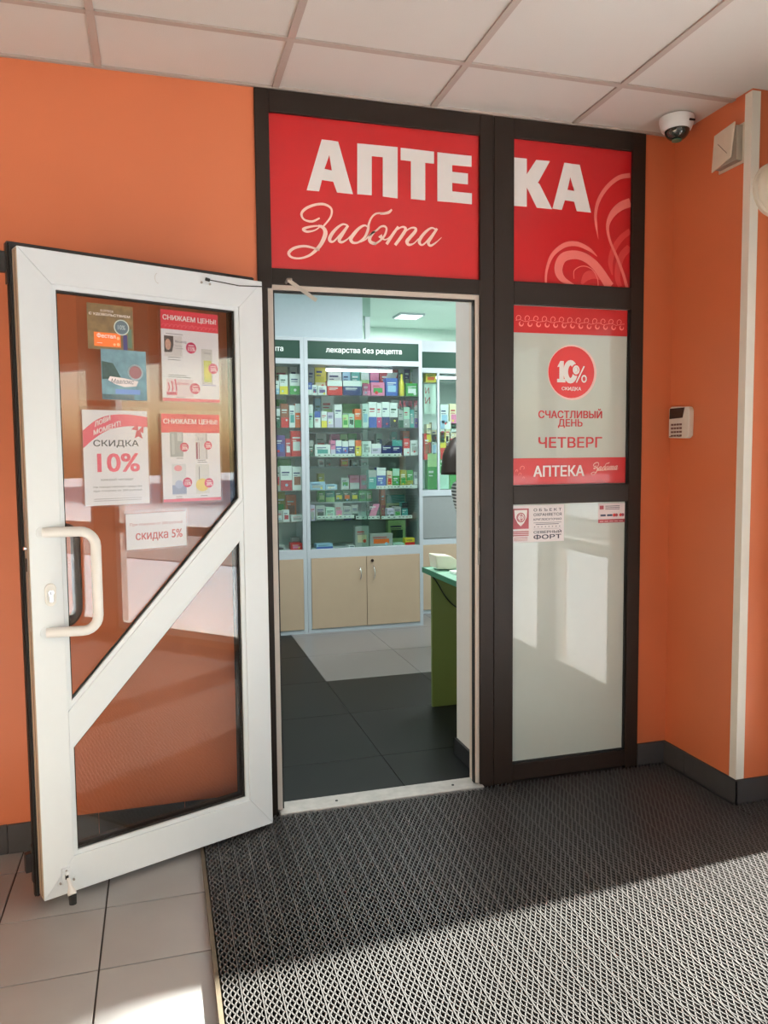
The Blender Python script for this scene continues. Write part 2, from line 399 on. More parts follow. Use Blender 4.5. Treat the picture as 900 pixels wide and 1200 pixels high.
for (x0, x1, z0, z1) in ((1.219, 1.225, .02, 1.986), (.425, .431, .02, 1.986), (.425, 1.225, 1.979, 1.986)):
    fb('gasket', x0, x1, z0, z1, .012, .03, BLACK, 0)
# strike plate in the rebate
b = MB().box(1.236-.369, 1.2475-.369, -.002, .01, .93, 1.186, STEEL)
b.box(1.238-.369, 1.243-.369, -.0026, 0, 1.08, 1.13, BLACK).box(1.238-.369, 1.243-.369, -.0026, 0, .985, 1.04, BLACK); b.build('strike_plate', None, fr)
# threshold
th = struct(empty('trim_3', (.83, 0, 0)), 'worn metal threshold across the doorway with two screws')
MB().box(-.42, .42, -.028, .075, 0, .018).build('sill_plate', mat('threshold_metal', srgb(176, 172, 166), rough=.5, metal=.3, noise=.3, nscale=25), th, bevel=.004)
for sx in (-.19, .30): MB().lathe([(0.006, 0), (.005, .002)], (sx, .02, .018), seg=10).build('screw', BLACK, th)

# ---------------------------------------------------------------- signs (front plane, facing -y)
def pxc(pts, sc, ox, oy, Y=0.0): return [at(ox+p[0]/sc, oy+p[1]/sc, Y) for p in pts]
C1 = (3, 290, 90); C2 = (2.7273, 570, 90); C3 = (9.4737, 355, 232); C4 = (10.588, 440, 232); C5 = (6.667, 660, 160)
s1 = tag(empty('pharmacy_sign', (.822, .0, 2.3)), 'red panel above the doorway with white block letters over a handwritten word', 'sign')
def rel(o, pts): return [(p[0]-o.location.x, p[1]-o.location.z) for p in pts]
MB().box(.421-.822, 1.2405-.822, .006, .016, 2.061-2.3, 2.613-2.3).build('backing_panel', RED, s1)
def letters(o, polys, crop, y, m, name='lettering'):
    mb = MB()
    for ply in polys:
        q = rel(o, pxc(ply, *crop)); mb.prism(q, y-.0006-.00004*len(mb.f), y)
    return mb.build(name, m, o)
def A_poly(t):       # letter A from outer corners, split in convex-ish pieces
    return t
A1 = [[(262,218),(295,222),(289,273),(272,322),(263,361),(253,401),(209,397)], [(295,222),(320,226),(372,411),(316,405),(302,366),(298,329),(289,273)], [(272,322),(298,328),(303,367),(262,361)]]
PE = [[(387,232),(438,237),(438,415),(387,411)], [(438,237),(477,241),(477,281),(438,277)], [(477,241),(529,246),(529,426),(477,419)]]
TE = [[(540,248),(657,262),(657,304),(540,291)], [(576,295),(626,301),(626,433),(576,428)]]
EE = [[(669,264),(721,270),(721,440),(669,436)], [(721,270),(789,277),(789,315),(721,309)], [(721,333),(776,339),(776,377),(721,371)], [(721,402),(790,409),(790,447),(721,440)]]
letters(s1, A1+PE+TE+EE, C1, .0058, LETTERW)
scr = MB()
def c3(p): return (355+p[0]/9.4737, 232+p[1]/9.4737)
def c4(p): return (440+p[0]/10.588, 232+p[1]/10.588)
def c1(p): return (290+p[0]/3, 90+p[1]/3)
strokes = [
 ([c1(p) for p in ((255,495),(228,507),(200,500),(191,480),(207,461),(240,448),(272,447),(296,463),(293,492),(268,524))], [.006,.008,.007,.009,.010,.009,.009,.008,.007,.006]),
 ([c1(p) for p in ((268,524),(240,523),(208,529),(197,536),(212,543),(240,537),(262,520))], [.004,.006,.009,.010,.008,.005,.004]),
 ([c1(p) for p in ((250,522),(268,530),(275,550),(262,583),(243,607),(218,627),(185,637),(156,633),(146,618),(165,601),(198,594),(228,599),(254,609))], [.008,.013,.016,.014,.012,.009,.007,.008,.011,.010,.009,.008,.006]),
 ([c3(p) for p in ((500,300),(445,288),(375,335),(315,410),(300,465),(340,480),(410,410),(505,300))], [.006,.007,.010,.013,.012,.007,.006,.007]),
 ([c3(p) for p in ((505,300),(440,400),(405,465),(435,487),(495,455),(560,390))], [.009,.012,.012,.009,.005,.005]),
 ([c3(p) for p in ((735,330),(690,300),(630,330),(565,400),(535,455),(560,492),(620,488),(690,430),(725,350),(735,285),(765,215),(815,170),(880,165))]+[c4(p) for p in ((60,188),(120,186),(172,172),(208,138))], [.005,.007,.010,.013,.013,.010,.007,.009,.010,.008,.007,.007,.007,.008,.009,.010,.006]),
 ([c3(p) for p in ((640,485),(700,455),(755,400))]+[c4(p) for p in ((20,395),(70,352),(120,348),(142,385),(115,465),(55,530),(0,565))]+[c3(p) for p in ((800,505),(750,480),(750,430),(800,365))], [.005,.005,.006,.007,.007,.008,.008,.008,.007,.008,.012,.013,.012,.008]),
 ([c4(p) for p in ((60,462),(90,500),(130,512),(180,480),(240,400),(290,355))], [.018,.008,.005,.004,.004,.004]),
 ([c4(p) for p in ((288,350),(215,455),(142,570))], [.009,.011,.011]),
 ([c4(p) for p in ((165,530),(240,420),(315,362),(365,360),(375,395),(315,490),(248,582))], [.004,.005,.006,.009,.012,.012,.011]),
 ([c4(p) for p in ((290,520),(375,415),(445,368),(500,372),(498,410),(430,490),(395,540),(420,577),(480,560),(540,500))], [.004,.005,.006,.009,.012,.013,.014,.010,.005,.004]),
 ([c4(p) for p in ((750,385),(700,368),(635,410),(570,485),(548,545),(580,580),(640,535),(770,375))], [.006,.007,.010,.012,.012,.007,.006,.007]),
 ([c4(p) for p in ((770,375),(700,480),(660,550),(690,588),(760,545),(825,485))], [.009,.012,.012,.009,.005,.002])]
for k, (pp, ww) in enumerate(strokes):
    P3_ = [(*at(p[0], p[1], 0.0), w) for p, w in zip(pp, ww)]; sp = spline(P3_, 6)
    scr.ribbon([(a-.822, b_-2.3) for a, b_, c in sp], [c for a, b_, c in sp], .0052-.0001*k)
scr.build('script_lettering', flat((244, 214, 200)), s1)
s2 = tag(empty('pharmacy_sign', (1.654, 0, 2.34)), 'red panel above the side window with two white letters and pink swirls', 'sign')
MB().box(1.386-1.654, 1.922-1.654, .006, .016, 2.064-2.34, 2.618-2.34).build('backing_panel', mat('red_film_dark', srgb(186, 20, 28), rough=.35, coat=.3), s2)
K1 = [[(90,256),(131,260),(131,414),(90,411)], [(131,310),(161,264),(205,268),(168,335),(131,352)], [(131,340),(152,325),(172,342),(212,422),(163,417),(131,352)]]
A2 = [[(251,273),(276,277),(270,318),(261,360),(253,392),(243,424),(213,420)], [(276,277),(300,280),(336,433),(291,428),(282,396),(283,364),(270,318)], [(261,360),(283,364),(284,398),(252,393)]]
letters(s2, K1+A2, C2, .0058, LETTERW)
SW = mat('pink_swirl_print', srgb(222, 112, 104), rough=.4); SW2 = mat('dull_pink_swirl_print', srgb(204, 62, 60), rough=.4)
def swirl(pts, crop, y, m, name='swirl'):
    P_ = [(*at(crop[1]+p[0]/crop[0], crop[2]+p[1]/crop[0], 0.0), p[2]/crop[0]/300) for p in pts]
    sp = spline(P_, 8); mb = MB(); x1 = 1.921-1.654; z0 = 2.065-2.34
    mb.ribbon([(min(a-1.654, x1), max(b_-2.34, z0)) for a, b_, c in sp], [c for a, b_, c in sp], y); return mb.build(name, m, s2)
swirl([(530,735,45),(460,790,50),(400,880,50),(375,980,45),(390,1080,10)], C5, .0056, SW2)
swirl([(530,860,60),(470,920,60),(440,1000,60),(430,1100,50),(450,1170,40)], C5, .00555, SW2)
swirl([(150,1150,20),(190,1090,70),(250,1080,60),(330,1120,20)], C5, .0055, SW2)
swirl([(530,300,38),(440,318,36),(350,390,34),(285,490,32),(258,600,26),(264,700,20),(280,800,2)], C5, .0052, SW)
swirl([(530,512,72),(450,545,68),(385,610,52),(352,700,30),(370,810,22),(420,930,24),(470,1060,26),(505,1180,28)], C5, .0050, SW)
swirl([(192,662,7),(194,620,9),(212,570,13),(250,538,16),(290,533,16),(330,550,12),(356,573,2)], C2, .0052, SW)
swirl([(282,664,4),(245,645,22),(232,612,30),(250,575,30),(300,570,28),(350,602,30),(398,672,34)], C2, .0050, SW)
swirl([(282,645,2),(283,618,3),(310,604,3),(340,615,3),(357,645,3),(359,672,3)], C2, .0048, SW)
# panes of the side window
pn = struct(empty('window_4', (1.654, 0, 0)), 'frosted side window beside the doorway in two panes')
MB().box(1.386-1.654, 1.922-1.654, .010, .02, 1.247, 1.974).build('window_pane', FROST, pn)
MB().box(1.386-1.654, 1.922-1.654, .010, .02, .084, 1.17).build('window_pane', FROST, pn)
MB().box(1.916-1.654, 1.922-1.654, .004, .012, .084, 1.17, BLACK).box(1.916-1.654, 1.922-1.654, .004, .012, 1.247, 1.974, BLACK).box(1.386-1.654, 1.922-1.654, .004, .012, .084, .090, BLACK).build('gasket', BLACK, pn)
def onwin(px, py): x_, z_ = at(px, py, 0.0); return x_, z_
# top band
def band(name, x0, x1, z0, z1, label, cat='sticker'):
    r = tag(empty(name, ((x0+x1)/2, 0, (z0+z1)/2)), label, cat)
    MB().box(x0-(x0+x1)/2, x1-(x0+x1)/2, .0085, .0098, z0-(z0+z1)/2, z1-(z0+z1)/2).build('film', RED, r); return r
bd = band('red_band', 1.387, 1.916, 1.865, 1.972, 'plain-edged red strip with a row of small pink curls at window top')
cur = MB(); CURL = mat('pink_curl_print', srgb(236, 130, 124), rough=.4)
for k in range(13):
    cx = -.235+.0385*k
    a = [(cx+.014*math.cos(t)*(1-.06*i), .004+.014*math.sin(t)*(1-.06*i)) for i, t in enumerate(np.linspace(-2.4, -7.4, 11))]
    cur.ribbon(a, .0028, .0080)
    a = [(cx+.010+.009*math.cos(t), -.018+.009*math.sin(t)) for t in np.linspace(2.0, 6.6, 8)]
    cur.ribbon(a, [.002,.004,.006,.007,.006,.005,.004,.002], .0078)
cur.ribbon([(-.25+.02*k, -.006+.004*math.sin(k*2.1)) for k in range(26)], .002, .0076)
cur.build('curl_pattern', CURL, bd)
# bottom band
bb = band('red_band', 1.387, 1.916, 1.249, 1.358, 'red strip with white pharmacy lettering under the weekday notice')
bx, bz = bb.location.x, bb.location.z
q = MB(); x0, z0 = onwin(626, 559); x1, z1 = onwin(686, 545)
add_text(q, 'АПТЕКА', x0-bx, x1-bx, z0-bz, z1-bz, .0082, LETTERW, bold=.04); q.build('lettering', None, bb)
q = MB(); sx0, sz0 = onwin(694, 556); sx1, sz1 = onwin(726, 544)
W1 = at(c1((145, 0))[0], 250, 0)[0]; W2 = at(c4((825, 0))[0], 250, 0)[0]; H0 = 2.085; H1 = 2.36
for k, (pp, ww) in enumerate(strokes):
    P3_ = [(*at(p[0], p[1], 0.0), w) for p, w in zip(pp, ww)]; sp = spline(P3_, 3)
    f = lambda a, b_: ((sx0-bx)+(a-W1)/(W2-W1)*(sx1-sx0), (sz0-bz)-.003+(b_-2.10)/(2.30-2.10)*(sz1-sz0+.01))
    q.ribbon([f(a, b_) for a, b_, c in sp], [c*.30 for a, b_, c in sp], .0082-.00005*k)
q.build('script_lettering', flat((244, 214, 200)), bb)
q = MB()
for (cx, cz, r_, w_) in ((614, 549, .014, .0035), (611, 556, .009, .003), (607, 552, .007, .003), (615, 560, .006, .003)):
    x_, z_ = onwin(cx, cz); q.ribbon([(x_-bx+r_*math.cos(t)*(1-.1*i), z_-bz+r_*math.sin(t)*(1-.1*i)) for i, t in enumerate(np.linspace(3.6, -1.2, 9))], w_, .0082)
q.build('curl_emblem', CURL, bb)
# round sticker
cx, cz = onwin(671, 436)
rs = tag(empty('round_sticker', (cx, 0, cz)), 'round red sticker offering ten percent off on the side window', 'sticker')
MB().disc(.004, -.001, .113, .0092, flat((238, 196, 190)), 40).disc(0, 0, .106, .0088, mat('red_disc', srgb(210, 22, 28), rough=.35, coat=.2), 40).build('disc', None, rs)
q = MB()
q.prism([(-.066, .020), (-.052, .045), (-.036, .045), (-.036, -.028), (-.028, -.028), (-.028, -.042), (-.066, -.042), (-.066, -.028), (-.056, -.028), (-.056, .022)], .0080, .0085, LETTERW)
q.ribbon([(-.005+.022*math.cos(t), .002+.037*math.sin(t)) for t in np.linspace(0, 2*math.pi, 25)], [.022]*25, .0079, LETTERW)
RD = _mats['red_disc']
q.ribbon([(.021+.015*math.cos(t), .010+.018*math.sin(t)) for t in np.linspace(0, 2*math.pi, 21)], .013, .0077, RD)
q.ribbon([(.021+.0125*math.cos(t), .010+.0155*math.sin(t)) for t in np.linspace(0, 2*math.pi, 21)], .0065, .0076, LETTERW)
q.ribbon([(.022, -.042), (.058, .026)], .006, .0075, LETTERW)
q.ribbon([(.058+.010*math.cos(t), -.026+.013*math.sin(t)) for t in np.linspace(0, 2*math.pi, 21)], .0065, .0076, LETTERW)
add_text(q, 'СКИДКА', -.045, .045, -.077, -.060, .0078, LETTERW, bold=.03)
q.build('lettering', None, rs)
# weekday lettering
cx, cz = onwin(670, 503)
wl = tag(empty('weekday_notice', (cx, 0, cz)), 'three lines of red lettering naming the lucky weekday on the side window', 'lettering')
RDT = mat('red_lettering_film', srgb(190, 34, 38), rough=.4)
q = MB()
for s_, a, b_ in (('СЧАСТЛИВЫЙ', (632, 490), (707, 479)), ('ДЕНЬ', (655, 501.5), (684, 491)), ('ЧЕТВЕРГ', (632, 525), (707, 512))):
    X0, Z0 = onwin(*a); X1, Z1 = onwin(*b_); add_text(q, s_, X0-cx, X1-cx, Z0-cz, Z1-cz, .0085, RDT, bold=.035)
q.build('lettering', None, wl)
# security sticker
x0, z1 = onwin(600, 593); x1, z0 = onwin(662, 634); cx, cz = (x0+x1)/2, (z0+z1)/2
ss = tag(empty('security_sticker', (cx, 0, cz)), 'white guarded-premises sticker with a maroon shield, low on side window', 'sticker')
MB().box(x0-cx, x1-cx, .0088, .0098, z0-cz, z1-cz).build('film', flat((232, 224, 224)), ss)
MAR = mat('maroon_print', srgb(160, 52, 64), rough=.4); INK = flat((40, 40, 66))
q = MB(); w_, h_ = x1-x0, z1-z0
X = lambda f: -w_/2+w_*f
Z = lambda f: h_/2-h_*f
q.rect(X(.03), X(.33), Z(.63), Z(.08), .0086, MAR)
for k in range(3): q.rect(X(.03), X(.33), Z(.72+.05*k), Z(.69+.05*k), .0086, MAR)
q.prism([(X(.06), Z(.12)), (X(.30), Z(.12)), (X(.29), Z(.32)), (X(.24), Z(.47)), (X(.18), Z(.56)), (X(.12), Z(.47)), (X(.07), Z(.32))], .0080, .0085, WHITE)
q.ribbon([(X(.18)+.018*math.cos(t), Z(.32)+.018*math.sin(t)) for t in np.linspace(0, 6.283, 19)], .004, .0078, MAR)
q.ribbon([(X(.165)+.010*math.cos(t), Z(.32)+.012*math.sin(t)) for t in np.linspace(.9, 5.4, 12)], .003, .0077, MAR)
q.ribbon([(X(.195)+.008*math.cos(t), Z(.32)+.009*math.sin(t)) for t in np.linspace(0, 6.283, 14)], .0025, .0077, MAR)
q.ribbon([(X(.195), Z(.22)), (X(.195), Z(.42))], .0025, .0076, MAR)
for k in range(4): q.rect(X(.05), X(.31), Z(.86+.028*k), Z(.85+.028*k), .0086, MAR)
for s_, t0, t1, bo in (('О Б Ъ Е К Т', .17, .09, .03), ('ОХРАНЯЕТСЯ', .30, .22, .03), ('КРУГЛОСУТОЧНО', .42, .36, .03)):
    add_text(q, s_, X(.42), X(.95), Z(t0), Z(t1), .0086, INK, bold=bo)
q.rect(X(.42), X(.95), Z(.485), Z(.475), .0086, INK); q.rect(X(.46), X(.90), Z(.53), Z(.515), .0086, INK); q.rect(X(.42), X(.95), Z(.65), Z(.645), .0086, INK)
for k in range(8): q.rect(X(.43+.068*k), X(.45+.068*k), Z(.60), Z(.58), .0086, INK)
add_text(q, 'СЕВЕРНЫЙ', X(.42), X(.95), Z(.77), Z(.68), .0086, INK, bold=.045)
add_text(q, 'ФОРТ', X(.42), X(.95), Z(.93), Z(.80), .0086, INK, bold=.06)
q.build('lettering', None, ss)
# payment sticker
x0, z1 = onwin(702.5, 590.5); x1, z0 = onwin(733.5, 612); cx, cz = (x0+x1)/2, (z0+z1)/2; w_, h_ = x1-x0, z1-z0
ps = tag(empty('payment_sticker', (cx, 0, cz)), 'small white and maroon card-payment sticker at top right of lower pane', 'sticker')
q = MB(); q.box(-w_/2, w_/2, .0088, .0098, -h_/2, h_/2, flat((228, 214, 216))); q.rect(-w_/2, w_/2, -h_/2, -h_/2+h_*.18, .0086, MAR)
q.rect(X(.05), X(.2), Z(.30), Z(.10), .0086, MAR)
for k in range(3): q.rect(X(.26), X(.80), Z(.12+.08*k+.03), Z(.12+.08*k), .0086, INK)
for k, c in enumerate(((50, 60, 90), (50, 60, 90))): q.rect(X(.08+.25*k), X(.28+.25*k), Z(.66), Z(.56), .0086, flat(c))
for k in range(2):
    q.disc(X(.60+.24*k), Z(.61), .007, .0086, flat((200, 40, 40))); q.disc(X(.68+.24*k), Z(.61), .007, .0085, flat((150, 60, 80)))
for k in range(5): q.rect(X(.06+.18*k), X(.20+.18*k), Z(.94), Z(.91), .0084, flat((230, 190, 190)))
q.build('print', None, ps)

# ---------------------------------------------------------------- open door leaf (local x to the hinge, -y towards the viewer)
LA = (0.372, -0.100); LRZ = math.atan2(.37931, .92527)
leaf = struct(empty('door_1', (LA[0], LA[1], 0), LRZ), 'white framed glass door leaf standing open over the left wall')
LN = np.array([-.37931, .92527, 0]); LD = np.array([.92527, .37931])
def lp(px, py, off=0.0):                 # picture point on the leaf face -> local (x, z)
    P0 = np.array([LA[0], LA[1], 0])+LN*off; v = ray(px, py); t_ = ((P0-CAM)@LN)/(v@LN); q_ = CAM+v*t_
    return float((q_[:2]-np.array(LA))@LD), float(q_[2])
L0, L1, B0, B1 = -.804, 0.0, .022, 1.990          # outer
G0, G1, H0_, H1_ = -.712, -.092, .135, 1.893      # glass opening
def member(name, pts, m=WHITEP, y0=0.0, y1=.058): return MB().prism(pts, y0, y1).build(name, m, leaf, bevel=.0015)
gp = .0006
member('frame_stile', [(L0, B0+gp), (G0, H0_+gp), (G0, H1_-gp), (L0, B1-gp)])
member('frame_stile', [(L1, B0+gp), (L1, B1-gp), (G1, H1_-gp), (G1, H0_+gp)])
member('frame_rail', [(L0, B0), (L1, B0), (G1, H0_), (G0, H0_)]); member('frame_rail', [(L0, B1), (G0, H1_), (G1, H1_), (L1, B1)])
member('diagonal_bar', [(G0, .484), (G1, 1.116), (G1, 1.226), (G0, .594)], y0=.002)
# glazing beads (stepped inner edge) and gaskets
def bead(pts, w=.014):
    n = len(pts); cx = sum(p[0] for p in pts)/n; cz_ = sum(p[1] for p in pts)/n
    def inset(d):
        out = []
        for i in range(n):
            p0, p1, p2 = pts[i-1], pts[i], pts[(i+1) % n]
            def nrm(a, b):
                dx, dz = b[0]-a[0], b[1]-a[1]; L = math.hypot(dx, dz); return (-dz/L, dx/L)
            n1_, n2_ = nrm(p0, p1), nrm(p1, p2); k = 1+n1_[0]*n2_[0]+n1_[1]*n2_[1]
            out.append((p1[0]+d*(n1_[0]+n2_[0])/k, p1[1]+d*(n1_[1]+n2_[1])/k))
        return out
    i1 = inset(w); i2 = inset(w+.005)
    mb = MB(); mg = MB()
    for i in range(n):
        j = (i+1) % n
        mb.prism([pts[i], pts[j], i1[j], i1[i]], .006, .02); mg.prism([i1[i], i1[j], i2[j], i2[i]], .014, .02)
    mb.build('glazing_bead', WHITEP, leaf, bevel=.001); mg.build('gasket', BLACK, leaf)
    MB().prism(inset(w*.5), .020, .026).build('glass_pane', DOORGLASS, leaf)
bead([(G0, .594), (G1, 1.226), (G1, H1_), (G0, H1_)]); bead([(G0, H0_), (G1, H0_), (G1, 1.116), (G0, .484)])
# dark outer face and gaskets around the leaf
ob = MB()
for pts in ([(L0-.012, B0-.006), (G0+.012, H0_+.012), (G0+.012, H1_-.012), (L0-.012, B1+.024)], [(L1-.004, B0-.006), (L1-.004, B1+.024), (G1-.012, H1_-.012), (G1-.012, H0_+.012)], [(L0-.012, B0-.006), (L1-.004, B0-.006), (G1-.012, H0_+.012), (G0+.012, H0_+.012)], [(L0-.012, B1+.024), (G0+.012, H1_-.012), (G1-.012, H1_-.012), (L1-.004, B1+.024)], [(G0, .500), (G1, 1.132), (G1, 1.210), (G0, .578)]):
    ob.prism(pts, .0585, .074)
ob.build('outer_face', BROWN, leaf)
MB().box(L0-.008, L0-.001, .050, .0583, B0-.004, B1+.004, BLACK).box(L0-.008, L1-.004, .050, .0583, B1+.0005, B1+.020, BLACK).build('edge_gasket', BLACK, leaf)
MB().box(L0-.0015, L0-.0002, .003, .045, B0+.004, B1-.004, mat('beige_edge', srgb(180, 165, 146), rough=.5)).box(L0-.0022, L0-.0014, .016, .022, B0+.01, B1-.01, mat('bead_shadow_groove', srgb(120, 104, 92))).build('edge_cover', None, leaf)
lk = MB().box(L0-.0040, L0-.0023, .012, .030, .86, 1.26, STEEL); lk.box(L0-.006, L0-.004, .018, .026, 1.04, 1.08, BLACK)
lk.tube([(L0-.012, .02, 1.11), (L0-.004, .02, 1.11)], .006, 10, CHROME); lk.build('lock_plate', None, leaf)
# hinges-like dark brackets on the free edge of the outer face
for z in (1.955, .125):
    MB().box(L0-.034, L0-.012, .062, .085, z-.03, z+.03).box(L0-.016, L0-.012, .055, .078, z-.065, z+.055).build('edge_bracket', mat('dark_brown_metal', srgb(40, 34, 32), rough=.4), leaf, bevel=.002)
# pull handles
def pull(side, m):
    s_ = side; ax, az0, az1 = -.765, .852, 1.156; bx_, by_ = .135, .062
    path = [(ax, 0, az1)]
    o1 = (ax, -.0, az1); R_ = .045
    e1 = (ax+bx_, -by_, az1); e2 = (ax+bx_, -by_, az0)
    path = [(ax, 0, az1)]
    dx, dy = bx_, -by_; L = math.hypot(dx, dy); ux, uy = dx/L, dy/L
    path += [(ax+ux*t_, uy*t_, az1) for t_ in (.03, .06, L-R_)]
    for a in np.linspace(0, math.pi/2, 7)[1:]: path.append((ax+ux*(L-R_+R_*math.sin(a)), uy*(L-R_+R_*math.sin(a)), az1-R_+R_*math.cos(a)))
    for a in np.linspace(0, math.pi/2, 7): path.append((ax+ux*(L-R_+R_*math.cos(a)), uy*(L-R_+R_*math.cos(a)), az0+R_-R_*math.sin(a)))
    path += [(ax+ux*t_, uy*t_, az0) for t_ in (.06, .03, 0)]
    off = 0.0 if s_ < 0 else .074
    path = [(p[0], (p[1] if s_ < 0 else -p[1])+off, p[2]) for p in path]
    return path
h = MB().tube(pull(-1, None), .0155, 18); hb = h.build('pull_handle', mat('white_handle', (0.82, .82, .80), rough=.28), leaf, smooth=True)
q = MB()
for z in (.852, 1.156): q.lathe([(.019, -.003), (.019, 0.0)], (-.765, 0, z), 20, 'y')
q.build('handle_collar', WHITEP, hb)
MB().tube(pull(1, None), .0155, 14).build('pull_handle', mat('brown_handle', srgb(62, 54, 54), rough=.35), leaf, smooth=True)
# key cylinder
ex, ez = lp(59, 697)
q = MB(); q.prism([(ex+.0165*math.cos(a), ez+(.018 if math.sin(a) >= 0 else -.018)+.0165*math.sin(a)) for a in np.linspace(0, 2*math.pi, 24, endpoint=False)], -.006, 0)
es = q.build('key_plate', mat('white_key_plate', (.80, .79, .75), rough=.35), leaf, bevel=.002)
MB().lathe([(.0085, -.009), (.0085, -.005)], (ex, 0, ez+.006), 16, 'y', CHROME).box(ex-.005, ex+.005, -.009, -.005, ez-.022, ez, CHROME).box(ex-.0012, ex+.0012, -.0096, -.009, ez, ez+.012, BLACK).build('lock_cylinder', None, es)
# door stop with rubber foot
sx, sz = lp(77, 1027)
q = MB().box(sx-.012, sx+.012, -.010, 0, sz-.022, sz+.030, WHITEP); q.box(sx-.026, sx+.030, -.004, 0, sz-.022, sz-.006, WHITEP)
q.tube([(sx, -.014, sz+.022), (sx+.002, -.018, sz+.012)], .007, 10, WHITEP)
for d_, e_ in ((-.018, -.014), (.022, -.014), (0, .022)): q.lathe([(.0035, -.0115), (.0035, -.004)], (sx+d_, 0, sz+e_), 8, 'y', STEEL)
q.box(sx-.004, sx+.006, -.0112, -.008, sz-.006, sz+.014, BLACK)
ds = q.build('door_stop', None, leaf, bevel=.001)
q = MB(); p0, p1 = Vector((sx+.003, -.016, sz)), Vector((sx+.004, -.050, .040))
q.tube([tuple(p0.lerp(p1, t_)) for t_ in (0, .35, .55, .7, .85, 1)], [.0055, .0055, .007, .011, .013, .013], 14)
q.build('stop_arm', mat('white_stop_arm', (.8, .8, .78), rough=.35), ds, smooth=True)
MB().tube([(p1.x, p1.y, .040), (p1.x, p1.y-.002, .013)], [.012, .011], 14).build('rubber_foot', BLACK, ds)
# stay bracket at the top with wire, screws
bx0, bz0 = lp(240, 329)
q = MB().box(bx0-.022, bx0+.026, -.003, 0, bz0-.014, bz0+.012, WHITEP)
for d_, e_ in ((-.014, -.008), (.016, -.010)): q.lathe([(.004, -.006), (.004, -.003)], (bx0+d_, 0, bz0+e_), 8, 'y', STEEL)
q.tube([(bx0-.002, -.010, bz0+.004), (bx0+.012, -.012, bz0+.001)], .0055, 8, BLACK)
st = q.build('stay_bracket', None, leaf)
MB().tube([(bx0+.01, -.012, bz0+.002), (bx0+.12, -.014, bz0-.004), (-.004, -.012, B1-.020)], .0018, 6).build('stay_wire', BLACK, st)
q = MB(); lx, lz = lp(185, 326); q.ribbon([(lx+.010*math.cos(t_), lz+.016*math.sin(t_)) for t_ in np.linspace(1.8, 4.9, 9)], .002, -.0004); q.build('embossed_mark', mat('emboss', (.62, .62, .6)), leaf)
# hinge at frame side
q = MB()
for z in (.25, 1.0, 1.82): q.tube([(.006, .035, z-.05), (.006, .035, z+.05)], .009, 10)
q.build('hinge', BROWN, leaf, smooth=True)
# stay arm on the frame
sa = tag(empty('stay_arm', (.473, -.03, 2.012)), 'bent pale metal stay arm fixed over the doorway, unhooked from the door', 'door hardware')
x1_, z1_ = at(371, 352, -.10)
q = MB().tube([(0, .022, 0), (0, -.012, .002), (.012, -.022, 0)], .006, 8); q.build('pivot', STEEL, sa)
q = MB(); d_ = Vector((x1_-.473, -.07, z1_-2.012)); n_ = d_.normalized().cross(Vector((0, 1, 0))).normalized()*.007
b = 0; pp = [Vector((0, -.020, 0))+n_, Vector((0, -.020, 0))-n_, d_-n_, d_+n_]
q.v = [tuple(p) for p in pp]+[tuple(p+Vector((0, .003, 0))) for p in pp]
for f_ in ((0,1,2,3),(7,6,5,4),(0,4,5,1),(1,5,6,2),(2,6,7,3),(3,7,4,0)): q.face(f_)
q.build('flat_bar', mat('pale_metal', srgb(206, 200, 192), rough=.35, metal=.3), sa, bevel=.0006)

# ---------------------------------------------------------------- posters on the leaf glass
def sheet(name, label, x0, x1, z0, z1, y=.0125, paper=PAPER, sleeve=True, cat='poster', group=None, tilt=0.0, film=.0006):
    cx_, cz_ = (x0+x1)/2, (z0+z1)/2
    X_ = LA[0]+LD[0]*cx_; Y_ = LA[1]+LD[1]*cx_
    r = tag(empty(name, (X_, Y_, cz_), LRZ), label, cat, group); r.rotation_euler = (0, tilt, LRZ)
    w, h = x1-x0, z1-z0
    MB().box(-w/2, w/2, y, y+film, -h/2, h/2).build('paper', paper, r)
    if sleeve: MB().box(-w/2-.006, w/2+.006, y-.0016, y-.0012, -h/2-.006, h/2+.012).build('plastic_sleeve', SLEEVE, r)
    return r, w, h
PY = .0117+.0004
PRED = flat((214, 40, 62)); PINK = flat((226, 92, 112)); GREYT = flat((120, 116, 120)); MAG = flat((206, 40, 96)); TW = flat((246, 236, 234))
def bars(q, x0, x1, z, n, dz, col, y=PY, frac=None):
    for k in range(n):
        f_ = random.uniform(.7, 1) if frac is None else frac; q.rect(x0, x0+(x1-x0)*f_, z-dz*k-.0018, z-dz*k, y, col)
def badge(q, x, z, r, txt, col=MAG):
    q.disc(x, z, r, PY-.0003, col, 22)
    add_text(q, txt, x-r*.6, x+r*.75, z-r*.55, z+r*.15, PY-.0005, TW, bold=.04); q.rect(x-r*.5, x+r*.55, z+r*.35, z+r*.5, PY-.0005, TW)
